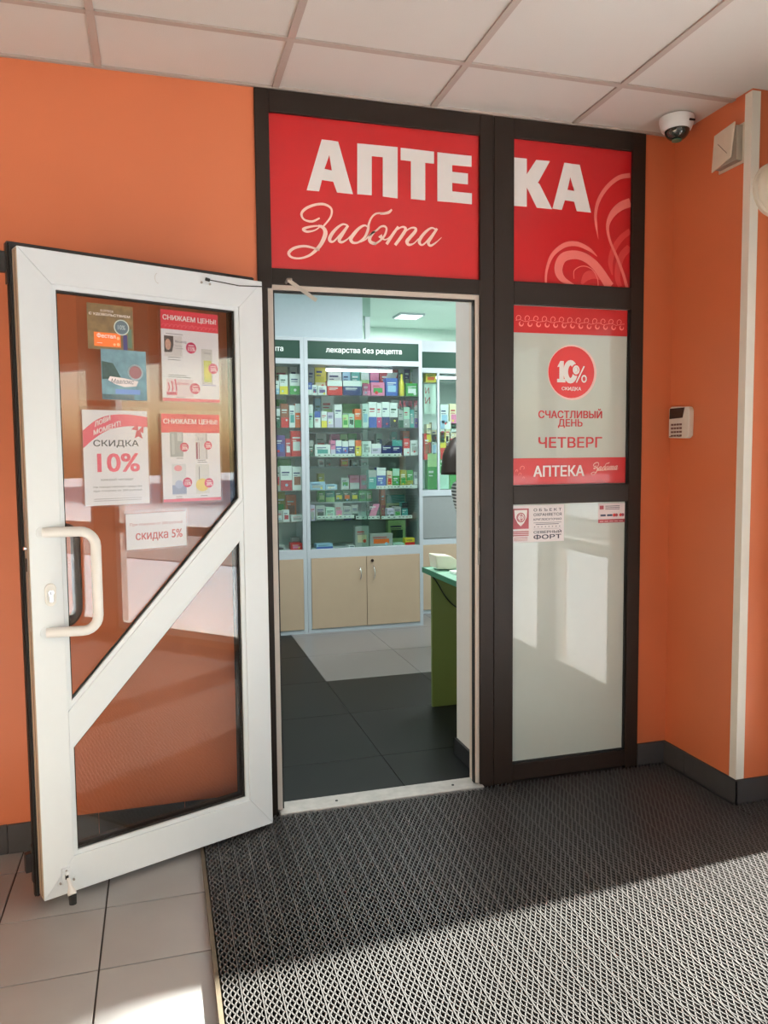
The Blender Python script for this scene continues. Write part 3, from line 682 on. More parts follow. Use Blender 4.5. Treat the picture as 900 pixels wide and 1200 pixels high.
# A: autumn leaflet, B: mountain leaflet
BRN = mat('brown_photo_print', srgb(120, 96, 62), rough=.35, noise=.75, nscale=38); BLU = mat('blue_photo_print', srgb(110, 146, 158), rough=.35, noise=.6, nscale=34)
r, w, h = sheet('leaflet', 'brown autumn leaflet with an orange medicine box, upper left of the door glass', -.607, -.463, 1.713, 1.853, paper=BRN, sleeve=False, cat='leaflet')
q = MB(); q.rect(-.008-.045, .030, -.060, -.017, PY, flat((236, 116, 44))); add_text(q, 'Фестал', -.044, .014, -.034, -.020, PY-.0003, TW, bold=.03)
q.rect(-.044, -.028, -.0505, -.0490, PY-.0002, TW); q.disc(.022, -.032, .005, PY-.0002, flat((246, 190, 140))); q.disc(.010, -.052, .004, PY-.0002, flat((246, 190, 140))); q.disc(.022, -.051, .005, PY-.0002, flat((246, 190, 140)))
q.disc(.034, .003, .0245, PY-.0001, flat((196, 206, 196))); q.disc(.034, .003, .021, PY-.0002, flat((92, 108, 118))); add_text(q, '10%', .022, .046, -.004, .010, PY-.0003, flat((170, 184, 190)), bold=.03)
q.rect(.038, .051, -.068, -.020, PY, flat((62, 54, 110))); q.rect(.053, .066, -.060, .0, PY, flat((90, 116, 96)))
add_text(q, 'В ОТПУСК', -.030, .010, .046, .053, PY, TW, bold=.01); add_text(q, 'С УДОВОЛЬСТВИЕМ', -.066, .062, .033, .042, PY, TW, bold=.02)
q.build('print', None, r)
r, w, h = sheet('leaflet', 'blue mountain-lake leaflet with a white name banner, below the brown leaflet', -.569, -.425, 1.560, 1.716, y=.0120, paper=BLU, sleeve=False, cat='leaflet')
q = MB(); q.prism([(-.052, -.018), (-.046, -.006), (0, -.010), (.045, -.018), (.038, -.034), (0, -.038), (-.030, -.030)], PY-.0004, PY, TW)
add_text(q, 'Маалокс', -.044, .030, -.028, -.013, PY-.0008, flat((70, 70, 90)), bold=.0, shear=.3)
q.disc(.036, .010, .025, PY-.0001, flat((200, 212, 216))); q.disc(.036, .010, .020, PY-.0003, flat((150, 104, 108)))
q.rect(-.07, .03, -.076, -.062, PY-.0001, flat((190, 180, 160))); q.rect(-.03, .05, -.060, -.045, PY-.0002, flat((120, 150, 206)))
q.prism([(-.070, .040), (-.035, .035), (-.010, -.010), (-.070, -.016)], PY-.0002, PY, mat('forest_print', srgb(58, 82, 78), rough=.4, noise=.5, nscale=60))
add_text(q, 'В ОТПУСК', -.030, .010, .062, .069, PY, TW, bold=.0); add_text(q, 'С УДОВОЛЬСТВИЕМ', -.066, .062, .050, .058, PY, TW, bold=.01)
q.build('print', None, r)
# clear pocket behind both
r = tag(empty('clear_pocket', (LA[0]+LD[0]*-.526, LA[1]+LD[1]*-.526, 1.713), LRZ), 'large clear plastic pocket on door glass holding the two leaflets', 'plastic pocket')
MB().box(-.112, .112, .0138, .0144, -.158, .158).build('pocket_sheet', SLEEVE, r)
def price_poster(label, x0, x1, z0, z1, items, pinkfoot=True):
    r, w, h = sheet('discount_poster', label, x0, x1, z0, z1)
    q = MB(); q.rect(-w/2, w/2, h/2-.062, h/2, PY+.0001, PRED); add_text(q, 'СНИЖАЕМ ЦЕНЫ!', -w/2+.007, w/2-.007, h/2-.036, h/2-.016, PY-.0002, TW, bold=.045)
    for k in range(14):
        cx_ = -w/2+.010+k*(w-.02)/13; q.ribbon([(cx_+.006*math.cos(t_), h/2-.051+.006*math.sin(t_)) for t_ in np.linspace(3.5, -1, 6)], .0015, PY-.0002, flat((236, 110, 120)))
    if pinkfoot: q.rect(-w/2, w/2, -h/2, -h/2+.010, PY+.0001, PINK)
    q.build('print', None, r)
    q = MB(); items(q, w, h); q.build('product_pictures', None, r); return r
def it1(q, w, h):
    bars(q, -.085, -.02, .072, 1, .006, GREYT); q.rect(-.092, -.030, -.002, .066, PY, flat((228, 224, 224)))
    q.prism([(-.092, .064), (-.060, .064), (-.060, .035), (-.066, .012), (-.092, .010)], PY-.0003, PY-.0001, flat((88, 80, 80))); q.disc(-.079, .036, .010, PY-.0004, flat((206, 160, 140)), rz=.018)
    add_text(q, 'Максиколд', -.054, -.014, .042, .052, PY-.0002, flat((90, 90, 110)), bold=.01); bars(q, -.054, -.02, .034, 2, .008, flat((160, 160, 170)))
    badge(q, .002, .030, .0185, '15%'); bars(q, -.080, -.022, -.004, 2, .008, GREYT)
    q.rect(.038, .078, -.088, .030, PY, flat((214, 212, 210))); q.rect(.046, .074, -.080, -.008, PY-.0001, flat((200, 204, 84))); q.disc(.058, -.05, .012, PY-.0002, flat((226, 218, 90)), rz=.02); add_text(q, 'Линекс', .044, .073, .014, .020, PY-.0002, GREYT)
    badge(q, .080, -.034, .0175, '20%'); bars(q, .036, .090, -.090, 1, .006, flat((110, 110, 180)), frac=1)
    bars(q, -.080, .005, -.062, 2, .006, GREYT); q.rect(-.088, .006, -.134, -.075, PY+.0001, flat((240, 220, 226)))
    for k in range(3): q.ribbon([(-.082+.012*k, -.088+.006*k), (-.078+.012*k, -.104), (-.082+.014*k, -.116)], .0045, PY-.0002, MAG)
    q.rect(-.088, -.052, -.128, -.118, PY-.0002, MAG); add_text(q, 'Клафеман', -.068, -.010, -.096, -.084, PY-.0002, MAG, bold=.0)
    badge(q, .012, -.104, .0185, '20%'); bars(q, -.055, -.01, -.134, 1, .006, GREYT)
price_poster('red-topped price-cut poster with three products, upper right of the door glass', -.372, -.168, 1.562, 1.858, it1)
def it2(q, w, h):
    q.rect(-.076, -.030, .004, .086, PY, flat((178, 182, 182))); q.rect(-.050, -.034, .056, .084, PY-.0001, flat((216, 220, 220))); q.rect(-.070, -.060, .012, .080, PY-.0001, flat((206, 210, 210)))
    badge(q, -.026, .036, .0155, '20%'); bars(q, -.055, -.025, 0, 1, .006, GREYT)
    q.rect(.014, .058, -.006, .084, PY, flat((228, 226, 228))); q.rect(.016, .022, -.004, .052, PY-.0001, flat((150, 60, 96))); q.rect(.026, .028, -.004, .052, PY-.0001, flat((150, 60, 96))); add_text(q, 'Loc', .024, .044, .060, .070, PY-.0002, flat((160, 160, 170)))
    q.rect(.052, .056, -.004, .080, PY-.0001, flat((180, 176, 180))); badge(q, .060, .042, .0145, '20%'); bars(q, .020, .056, -.008, 2, .006, GREYT)
    q.rect(-.072, -.022, -.124, -.020, PY, flat((224, 226, 230))); q.disc(-.050, -.034, .014, PY-.0001, flat((232, 150, 160)), rz=.010); q.rect(-.072, -.022, -.120, -.090, PY-.0001, flat((150, 160, 190))); q.disc(-.048, -.088, .014, PY-.0002, flat((176, 186, 214)))
    badge(q, -.018, -.082, .0165, '15%'); bars(q, -.060, -.03, -.128, 2, .006, GREYT)
    q.rect(.012, .062, -.122, -.022, PY, flat((230, 230, 228))); q.disc(.036, -.092, .024, PY-.0001, flat((232, 206, 96)), rz=.022); q.rect(.024, .027, -.075, -.030, PY-.0001, flat((130, 130, 130)))
    badge(q, .060, -.086, .0165, '20%'); bars(q, .028, .058, -.128, 1, .006, GREYT)
price_poster('red-topped price-cut poster with four products, second row of the door glass', -.380, -.172, 1.228, 1.520, it2)
# ten percent
r, w, h = sheet('discount_poster', 'white ten-percent poster with a curved pink ribbon banner on the door glass', -.633, -.427, 1.228, 1.526)
q = MB(); rb = [(-w/2+.002, .066, .050), (-.060, .096, .048), (-.02, .112, .040), (.03, .118, .036), (w/2-.002, .110, .032)]
top_ = spline([(-w/2, .084), (-.060, .118), (-.015, .134), (.04, .137), (w/2, .130)], 4); bot_ = spline([(-w/2, .030), (-.060, .066), (-.015, .090), (.04, .100), (w/2, .098)], 4)
for i_ in range(len(top_)-1): q.prism([top_[i_], top_[i_+1], bot_[i_+1], bot_[i_]], PY+.0001, PY+.0003, PINK)
for (s_, xx0, xx1, zz) in (('ЛОВИ', -.066, -.016, .100), ('МОМЕНТ!', -.070, .016, .074)): add_text(q, s_, xx0, xx1, zz-.004, zz+.012, PY-.0002, TW, bold=.05, skew=.022 if s_ == 'ЛОВИ' else .032)
q.prism([(.050, .090), (.072, .110), (.072, .086)], PY-.0002, PY, flat((206, 70, 96))); q.prism([(.072, .086), (.092, .106), (.088, .078)], PY-.0003, PY-.0001, flat((206, 70, 96))); q.prism([(.066, .086), (.078, .086), (.086, .060), (.072, .068), (.060, .062)], PY-.0004, PY-.0001, flat((206, 70, 96)))
add_text(q, 'СКИДКА', -.072, .072, .032, .056, PY, flat((70, 72, 78)), bold=.02)
add_text(q, '10%', -.062, .074, -.045, .014, PY, PINK, bold=.045)
add_text(q, 'каждый четверг', -.052, .052, -.074, -.064, PY, GREYT, bold=.01)
add_text(q, 'На лекарственные средства', -.076, .078, -.096, -.088, PY, GREYT, bold=.01); add_text(q, 'при покупке от 200 рублей', -.076, .078, -.108, -.100, PY, GREYT, bold=.01)
bars(q, -.076, .076, -.128, 2, .006, flat((190, 186, 190)), frac=1)
q.build('print', None, r)
r, w, h = sheet('discount_note', 'small landscape five-percent note lowest on the door glass', -.508, -.303, 1.080, 1.196, cat='note')
q = MB(); add_text(q, 'При покупке от 200 рублей', -.090, .090, .016, .028, PY, flat((196, 120, 124)), bold=.01); add_text(q, 'скидка 5%', -.072, .088, -.034, 0, PY, flat((206, 96, 96)), bold=.02)
q.build('print', None, r)

# ---------------------------------------------------------------- right side wall fittings
cam_x, cam_y = 2.012, -.165
dc = tag(empty('dome_camera', (cam_x, cam_y, ZC)), 'small white dome security camera with a dark lens cover under the ceiling', 'security camera')
MB().lathe([(.066, 0), (.066, -.012), (.062, -.030), (.056, -.046), (.050, -.050)], (0, 0, 0), 32).build('housing', WHITEP, dc, smooth=True)
q = MB(); q.lathe([(.048*math.cos(a), -.046-.044*math.sin(a)) for a in np.linspace(0, 1.5, 9)], (-.0, -.004, 0), 28)
q.build('dome', mat('smoked_dome', srgb(40, 48, 44), rough=.08, coat=1.0), dc, smooth=True)
MB().lathe([(.020, -.088), (.019, -.092)], (-.006, -.010, 0), 18, material=mat('lens_ring', srgb(70, 110, 90), rough=.2)).build('lens', None, dc)
MB().box(.012, .036, -.0665, -.060, -.030, -.024).build('maker_plate', BLACK, dc)
def wall_x_thing(name, label, cat, y, z):       # on the wall x = XW, local front plane turned to face -x; local x runs towards the viewer's right (-y)
    o = tag(empty(name, (XW, y, z), -math.pi/2), label, cat); return o
kp = wall_x_thing('alarm_keypad', 'white alarm keypad with dark display on the orange side wall', 'keypad', -.088, 1.50)
q = MB().prism([(-.066, -.062), (.050, -.066), (.066, -.055), (.068, .050), (.058, .064), (-.05, .070), (-.066, .062)], -.024, 0); q.build('body', mat('keypad_white', srgb(214, 208, 200), rough=.4), kp, bevel=.004)
MB().prism([(-.060, .018), (.026, .020), (.038, .062), (-.058, .062)], -.0255, -.023).build('display', mat('keypad_display', srgb(58, 48, 44), rough=.15), kp)
q = MB()
for i in range(4):
    for j in range(4):
        MB().box(-.046+.0185*i, -.034+.0185*i, -.027, -.023, -.003-.0155*j-.008, -.003-.0155*j).build('key', flat((110, 76, 70)), kp)
MB().rect(-.06, -.044, -.058, -.055, -.0245).build('marking', BLACK, kp); MB().rect(.0, .02, -.058, -.055, -.0245).build('marking', BLACK, kp)
jb = wall_x_thing('junction_box', 'square white junction box with a skewed cover high on the orange side wall', 'junction box', -.345, 2.525)
BXM = mat('aged_white_plastic', srgb(206, 196, 180), rough=.5, noise=.08)
q = MB(); q.box(-.068, .068, -.004, 0, -.076, .070); q.build('back_plate', BXM, jb)
q = MB(); q.box(-.058, .058, -.030, -.004, -.066, .060); q.build('box_body', mat('box_side_grey', srgb(150, 140, 128), rough=.5), jb)
cv = MB(); cv.prism([(-.066, -.074), (.040, -.050), (.056, .072), (-.054, .060)], -.040, -.034); cv.build('cover', BXM, jb, bevel=.002)
MB().box(-.058, -.050, -.036, -.020, -.062, -.030).build('latch', BLACK, jb)
MB().tube([(.02, -.0415, -.03), (-.03, -.0415, .02)], .0012, 6).build('scratch_seam', flat((150, 140, 128)), jb)
wlmp = tag(empty('wall_lamp', (2.235, YC, 2.345)), 'round white wall lamp at the right edge beside the corner strip', 'lamp')
MB().lathe([(.100, 0), (.100, -.014), (.092, -.020)], (0, 0, 0), 40, 'y').build('base_ring', mat('lamp_base', srgb(206, 198, 184), rough=.4), wlmp, smooth=True)
MB().lathe([(.092*math.cos(a), -.020-.035*math.sin(a)) for a in np.linspace(0, 1.5, 8)], (0, 0, 0), 36, 'y').build('diffuser', mat('opal_diffuser', srgb(212, 204, 188), rough=.35), wlmp, smooth=True)

# ---------------------------------------------------------------- shop interior
ZS = 2.76
f2 = struct(empty('floor', (0, 0, 0))); 
MB().box(-1.6, 4.6, 0.02, 5.6, -.1, -.004).build('floor_base', GROUT, f2)
for i in range(-4, 6):
    for j in range(-1, 9):
        x0, x1 = .95+.612*i, .95+.612*(i+1); y0, y1 = .456+.617*j, .456+.617*(j+1)
        y0 = max(y0, .075); 
        if y1-y0 < .05 or y1 > 5.62: continue
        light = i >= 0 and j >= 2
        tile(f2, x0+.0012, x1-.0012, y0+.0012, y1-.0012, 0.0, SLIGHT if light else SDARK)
struct(MB().box(-1.72, -1.6, .12, 5.5, 0, ZS).build('wall_left', SWALL)); struct(MB().box(4.5, 4.62, .12, 5.5, 0, ZS).build('wall_right', MINT))
struct(MB().box(-1.72, 4.62, 5.4, 5.52, 0, ZS).build('wall_back', MINT))
struct(MB().box(-1.6, 1.66, 3.42, 3.5, 0, ZS).build('wall_back', mat('bluewhite_wall', srgb(206, 218, 226), rough=.7)))
struct(MB().box(-1.72, 4.62, .12, 5.52, ZS, ZS+.1).build('ceiling', mat('mint_ceiling', srgb(212, 230, 222), rough=.7)))
struct(MB().box(-1.72, .369, .12, .14, 0, ZS).build('wall_front', SWALL))
struct(MB().box(2.128, 4.62, .10, .14, 0, ZS).build('wall_front', SWALL))
MB().box(.369, 2.128, .062, .12, ZC-.003, ZS+.05).build('wall_front', SWALL)['kind'] = 'structure'
# white return wall right of the doorway
struct(MB().box(1.288, 1.40, .075, .375, 0, ZS).box(1.40, 2.128, .30, .375, 0, ZS).build('wall_side', mat('pale_return_wall', srgb(214, 212, 208), rough=.6)))
struct(MB().box(1.276, 1.2875, .075, .387, 0, .075).box(1.276, 1.42, .3755, .387, 0, .075).build('baseboard_side', mat('black_skirting', srgb(34, 34, 36), rough=.4)))
# ceiling lamps of the shop
def lamp(x, y, w, h, power, label, vis=True):
    o = tag(empty('ceiling_light', (x, y, ZS)), label, 'ceiling light', 'ceiling lights of the shop')
    MB().box(-w/2-.02, w/2+.02, -h/2-.02, h/2+.02, -.018, 0).build('frame', ALU, o)
    MB().box(-w/2, w/2, -h/2, h/2, -.021, -.018).build('diffuser', mat('lamp_diffuser', (1, 1, 1), emit=(.93, 1.0, .96), estr=3.5), o)
    l = bpy.data.lights.new('ceiling_light_glow', 'AREA'); l.shape = 'RECTANGLE'; l.size = w; l.size_y = h; l.energy = power; l.color = (.97, 1.0, 1.0)
    lo = bpy.data.objects.new('ceiling_light_glow', l); COL.objects.link(lo); lo.parent = o; lo.location = (0, 0, -.03)
lamp(2.45, 4.62, .22, .22, SHOP_POWER*.7, 'square shop ceiling light seen above the wall cases')
lamp(3.4, 2.6, .9, .3, SHOP_POWER, 'bright shop ceiling light over the counter, hidden by the return wall')
lamp(0.3, 1.6, .9, .3, SHOP_POWER*.5, 'bright shop ceiling light left of the doorway')
lamp(1.9, 2.0, .9, .3, SHOP_POWER*.5, 'bright shop ceiling light just inside the doorway')
# smoke detector and camera on ceiling
sd = tag(empty('smoke_detector', (2.05, 3.62, ZS)), 'small white smoke detector on the mint ceiling above the case', 'smoke detector')
MB().lathe([(.050, 0), (.050, -.02), (.035, -.036)], (0, 0, 0), 20).build('housing', WHITEP, sd, smooth=True)
MB().lathe([(.014, -.036), (.012, -.042)], (0, 0, 0), 10).build('sensor', BLACK, sd)
vp = tag(MB().box(-.022, .022, -.02, .02, -.40, .0).build('cable_duct', WHITEP), 'white vertical cable duct on the wall above the middle case', 'cable duct'); vp.location = (1.80, 3.80, 2.70)
ct = tag(MB().box(-.5, .1, -.1, .1, -.18, 0).build('ventilation_box', mat('mint_box', srgb(176, 204, 190), rough=.6)), 'mint boxed duct under the shop ceiling beside the duct', 'duct'); ct.location = (1.72, 3.86, ZS)

# display cases
def tup(px0, px1, py0, py1, Y): 
    x0, z1 = at(px0, py0, Y); x1, z0 = at(px1, py1, Y); return x0, x1, z0, z1
YF, YBK = 2.98, 3.38
def case(name, label, x0, x1, shelves, sign, z_top=2.265, yf=YF, yb=YBK, doors=2, base=.585, handle=True):
    r = tag(empty(name, ((x0+x1)/2, yf, 0)), label, 'display case', 'glass display cases along the shop wall'); c = (x0+x1)/2
    B = lambda n, a, b_, y0, y1, z0, z1, m, bev=0: MB().box(a-c, b_-c, y0-yf, y1-yf, z0, z1).build(n, m, r, bevel=bev)
    B('upright', x0, x0+.028, yf, yf+.03, .0, z_top, ALU); B('upright', x1-.028, x1, yf, yf+.03, 0, z_top, ALU)
    B('plinth', x0+.028, x1-.028, yf+.002, yb, 0, .032, ALU)
    B('base_rail', x0+.028, x1-.028, yf, yb, base, .652, ALU); B('header_rail', x0+.028, x1-.028, yf, yb, 2.065, 2.105, ALU); B('header_rail', x0+.028, x1-.028, yf, yb, 2.24, z_top, ALU)
    B('side_panel', x0, x0+.012, yf+.03, yb, 0, z_top, ALU); B('side_panel', x1-.012, x1, yf+.03, yb, .0, z_top, ALU)
    B('back_panel', x0+.012, x1-.012, yb, yb+.012, .0, z_top, mat('case_back', srgb(208, 220, 216), rough=.6))
    s_ = B('header_sign', x0+.028, x1-.028, yf+.004, yf+.014, 2.105, 2.24, mat('dark_green_sign', srgb(16, 62, 48), rough=.4))
    if sign:
        q = MB(); add_text(q, sign[0], sign[1]-c, sign[2]-c, 2.146, 2.198, .0035, flat((230, 240, 236)), bold=.025); q.build('lettering', None, s_)
    for z in shelves: B('glass_shelf', x0+.014, x1-.014, yf+.035, yb, z-.008, z, SHELFGLASS)
    dw = (x1-x0-.056)/doors
    for k in range(doors):
        a = x0+.028+k*dw; d = B('cupboard_door', a+.002, a+dw-.002, yf-.004, yf+.014, .034, base-.002, BEIGE, .0015)
        hx = (a+dw-.055) if k == 0 else a+.055
        q = MB().tube(spline([(hx-c, -.004, .555-.05), (hx-c, -.026, .535-.05), (hx-c+.004, -.030, .50-.05), (hx-c, -.026, .465-.05), (hx-c, -.004, .445-.05)], 3), .004, 8)
        if handle: q.build('door_handle', CHROME, d, smooth=True)
        if k == 1 and handle: MB().lathe([(.012, -.010), (.012, -.004)], (a+.045-c, 0, .548), 14, 'y').build('cupboard_lock', mat('dark_lock', srgb(60, 48, 44), rough=.4, metal=.5), d)
    mid = (x0+x1)/2
    B('glass_door', x0+.028, mid+.03, yf+.016, yf+.020, .655, 2.063, CASEGLASS); B('glass_door', mid-.03, x1-.028, yf+.024, yf+.028, .655, 2.063, CASEGLASS)
    return r
SH = [1.838, 1.588, 1.37, 1.111, .87]
case('display_case', 'tall glass-fronted medicine case seen fully through the doorway', 1.085, 2.025, SH, ('лекарства без рецепта', at(382, 410, YF)[0], at(471, 410, YF)[0]))
case('display_case', 'left medicine case partly hidden by the open door', .125, 1.083, SH, ('лекарства без рецепта', at(332, 405, YF)[0]-.575, at(332, 405, YF)[0]))
case('display_case', 'third case set back at the right with a blank green header', 2.105, 3.05, [1.99], None, yf=3.40, yb=3.80, base=.60, z_top=2.33, handle=False)
# LED tubes
tb = tag(empty('light_tube', (1.54, YF+.10, 2.045)), 'bright tube light under the top of the middle medicine case', 'tube light')
MB().box(-.27, .27, -.012, .012, .0, .018).build('tube_holder', ALU, tb); MB().tube([(-.265, 0, -.008), (.265, 0, -.008)], .012, 12).build('tube', mat('tube_glow', (1, 1, 1), emit=(.95, .98, 1), estr=9), tb)
tb = tag(empty('light_tube', (2.53, 3.50, 2.045)), 'added tube light brightening the inside of the right medicine case', 'tube light')  # added tube, brightens the set-back case
MB().box(-.27, .27, -.012, .012, .0, .018).build('tube_holder', ALU, tb); MB().tube([(-.265, 0, -.008), (.265, 0, -.008)], .012, 12).build('tube', _mats['tube_glow'], tb)
# ---------------------------------------------------------------- medicine boxes: (case, shelf, row, x0, x1, top, main colour, second colour, pattern[, bottom])
PAL = {'white': (214,220,220), 'yellow': (222,204,60), 'light blue': (150,186,214), 'teal': (70,150,146), 'pale green': (176,214,150), 'pink': (214,120,160), 'crimson': (176,44,60), 'grey': (158,164,162),
 'purple': (92,70,130), 'blue': (64,92,170), 'red': (200,44,44), 'navy': (36,46,104), 'magenta': (182,50,110), 'green': (60,150,70), 'orange': (226,104,44), 'lilac': (190,180,206), 'black': (38,40,44), 'dark green': (36,82,62),
 'olive': (150,150,50), 'beige': (206,190,160), 'mint': (170,208,190), 'brown': (140,84,60), 'cream': (226,214,178)}
SHELFZ = {('m',1): 1.838, ('m',2): 1.588, ('m',3): 1.37, ('m',4): 1.111, ('m',5): .87, ('m',6): .652, ('r',1): 1.593, ('r',2): 1.48, ('r',3): 1.33, ('r',4): 1.075}
for k in range(1, 7): SHELFZ[('l',k)] = SHELFZ[('m',k)]
BX = [
 ('m',1,1,361,368,428,'grey','navy','low'),('m',1,1,369,382,425,'yellow','cream','low'),('m',1,1,384,400,432,'white','yellow','mid'),('m',1,1,401.5,410.5,433,'light blue','white','mid'),('m',1,1,411.5,421.5,433,'teal','light blue','low'),
 ('m',1,1,423,432.5,433,'pale green','white','top'),('m',1,1,433.5,444,434,'blue','pink','top'),('m',1,1,445,466,433,'crimson','white','diag'),('m',1,1,467,473.5,428,'grey','green','low'),('m',1,1,474,480,428,'purple','grey','mid'),('m',1,1,481,485,436,'yellow','white','top'),('m',1,1,485.5,490,430,'mint','white','low'),
 ('m',1,0,361,365.5,448,'blue','white','low'),('m',1,0,366,371.5,451,'white','navy','mid'),('m',1,0,372.5,382.5,452,'white','purple','mid'),('m',1,0,383.5,401,446,'red','white','top'),('m',1,0,402,424,446,'navy','white','top'),('m',1,0,425,434,450,'magenta','pink','low'),('m',1,0,435,450.5,448,'pink','green','mid'),('m',1,0,452,466,443,'blue','light blue','mid'),('m',1,0,469,475,438,'yellow','olive','mid'),('m',1,0,476,489.5,449,'green','white','mid'),
 ('m',2,1,369,375.5,467,'light blue','white','low'),('m',2,1,376.5,391,463,'white','pale green','mid'),('m',2,1,401.5,424,473,'mint','green','top'),('m',2,1,458,469,469,'white','grey','mid'),('m',2,1,472,488,470,'lilac','blue','mid'),
 ('m',2,0,361.5,366.5,474,'mint','white','top'),('m',2,0,368.5,375.5,482,'white','blue','top'),('m',2,0,376.5,383,482,'white','yellow','low'),('m',2,0,383.5,391,483,'lilac','white','mid'),('m',2,0,392,400.5,474,'white','lilac','low'),('m',2,0,401.5,408,486,'pale green','green','mid'),('m',2,0,408.5,415,485,'mint','dark green','mid'),('m',2,0,415.5,423.5,479,'orange','green','low'),('m',2,0,424.5,431.5,473,'white','light blue','mid'),
 ('m',2,0,432,441,471,'white','blue','low'),('m',2,0,441.5,447,472,'white','magenta','low'),('m',2,0,447.5,456.5,471,'white','navy','low'),('m',2,0,457,466,472,'white','black','low'),('m',2,0,467,472.5,480,'grey','dark green','low'),('m',2,0,473,480,477,'mint','grey','low'),('m',2,0,480.5,485,480,'teal','grey','mid'),('m',2,0,485.5,490,475,'grey','purple','low'),
 ('m',3,1,370,382,508,'grey','red','mid'),('m',3,1,388,398,509,'pink','white','mid'),('m',3,1,399,407,509,'pale green','green','low'),('m',3,1,408,418,508,'green','pale green','mid'),('m',3,1,425,438,505,'black','grey','top'),('m',3,1,441,448,508,'mint','white','mid'),('m',3,1,459,465,506,'teal','navy','low'),('m',3,1,472,480,505,'orange','red','low'),
 ('m',3,0,362,367,516,'dark green','grey','top'),('m',3,0,369,387,521,'white','teal','mid'),('m',3,0,387.5,393,516,'pink','lilac','low'),('m',3,0,393.5,400.5,516,'blue','white','top'),('m',3,0,401,408,517,'blue','white','top'),('m',3,0,408.5,415.5,516,'navy','white','top'),('m',3,0,416.5,423.5,516,'yellow','orange','top'),('m',3,0,424.5,435,517,'white','grey','mid'),('m',3,0,435.5,446.5,520,'lilac','white','top'),('m',3,0,447.5,459,515,'navy','black','top'),('m',3,0,459.5,471,516,'navy','teal','top'),('m',3,0,473,480,514,'red','white','low'),('m',3,0,481,490,516,'white','grey','mid'),
 ('m',4,1,373,380,555,'olive','yellow','mid'),('m',4,1,400,409,560,'white','green','mid'),('m',4,1,410,421,557,'pink','white','low'),('m',4,1,422,431.5,557,'pink','grey','mid'),
 ('m',4,0,363,381,565,'light blue','grey','mid'),('m',4,0,382,395,568,'light blue','white','mid'),('m',4,0,432,441,551,'teal','grey','top'),('m',4,0,441.5,452,548,'blue','white','top'),('m',4,0,453.5,459.5,552,'beige','red','mid'),('m',4,0,460,468,549,'green','mint','top'),('m',4,0,469,476.5,551,'olive','green','mid'),('m',4,0,477,484,551,'green','olive','low'),('m',4,0,485,490,553,'grey','white','mid'),
 ('m',5,1,453,474,580,'pale green','teal','top'),('m',5,1,446.5,451.5,573,'orange','red','low'),
 ('m',5,0,363.5,369,592,'lilac','grey','mid'),('m',5,0,370,381,593,'grey','black','mid'),('m',5,0,382,392,595,'mint','grey','mid'),('m',5,0,392.5,402,590,'grey','pink','mid'),('m',5,0,402.5,412,594,'grey','purple','low'),('m',5,0,412.5,419.5,592,'grey','black','low'),('m',5,0,431.5,445,589,'black','pink','diag'),('m',5,0,454,461.5,596,'lilac','black','low'),('m',5,0,462,470,594,'grey','green','mid'),('m',5,0,471,478,589,'teal','black','top'),
 ('m',6,1,455,475,610,'pale green','dark green','mid'),
 ('m',6,0,371,390,638,'light blue','blue','low'),('m',6,0,409,416,640,'white','navy','mid'),('m',6,0,416.5,432,617,'grey','beige','mid'),('m',6,0,433.5,460,626,'grey','orange','mid'),('m',6,0,461,474,637,'mint','grey','low'),('m',6,0,475,486,631,'yellow','red','low'),
 ('l',1,0,320,327,446,'white','light blue','low'),('l',1,0,327.5,337,439,'white','yellow','low'),('l',1,0,339.5,352,438,'white','green','low'),('l',1,1,322,337,428,'beige','brown','mid'),('l',1,1,340,353,427,'white','red','low'),
 ('l',2,1,320,336,468,'green','dark green','mid'),('l',2,1,337,347,466,'grey','mint','mid'),('l',2,0,321,328,479,'dark green','white','top'),('l',2,0,329,338,473,'brown','red','low'),('l',2,0,339,345.5,475,'white','teal','mid'),('l',2,0,346,354,473,'orange','white','top'),
 ('l',3,0,322,334,510,'purple','blue','mid'),('l',3,0,334.5,340.5,514,'crimson','white','mid'),('l',3,0,341,355,505,'red','white','mid'),
 ('l',4,0,322,328,547,'grey','crimson','mid'),('l',4,0,328.5,342,546,'white','crimson','low'),('l',4,0,342.5,354,547,'white','brown','mid'),('l',4,1,326,341,538,'green','pale green','mid'),
 ('l',5,0,322,331.5,599,'grey','white','mid'),('l',5,0,332,339,598,'white','crimson','mid'),('l',5,0,341.5,355,604,'white','grey','mid'),('l',5,1,323,334,577,'olive','green','mid'),('l',5,1,335,347,580,'orange','brown','mid'),
 ('l',6,0,323,334,640,'grey','black','mid'),('l',6,0,341,354,637,'red','pink','mid'),('l',6,1,342,351,630,'grey','white','top'),
 ('r',1,0,516,525.5,474,'white','light blue','mid'),('r',1,0,527,537,473,'cream','pink','mid'),('r',1,0,499,511,437,'yellow','orange','mid'),
 ('r',2,0,516,521,493,'white','light blue','top'),('r',2,0,522,528,494,'cream','white','top'),('r',2,0,528.5,536,492,'white','beige','low'),('r',2,0,500,505.5,497,'cream','yellow','low'),('r',2,0,506,512,495,'beige','white','top'),
 ('r',3,0,497,504.5,508,'red','brown','mid'),('r',3,0,506,511.5,509,'white','light blue','mid'),('r',3,0,516,522.5,506,'yellow','red','low'),('r',3,0,523,525.5,511,'brown','crimson','low'),('r',3,0,526.5,534.5,506,'white','black','low'),
 ('r',4,0,501,512,531,'green','pale green','top'),('r',4,0,515,526,529,'green','mint','low'),('r',4,0,527,538,529,'pale green','green','low'),
]
RIS = [('riser', 363, 428, 506, 3.20), ('riser', 363, 438, 547, 3.20)]
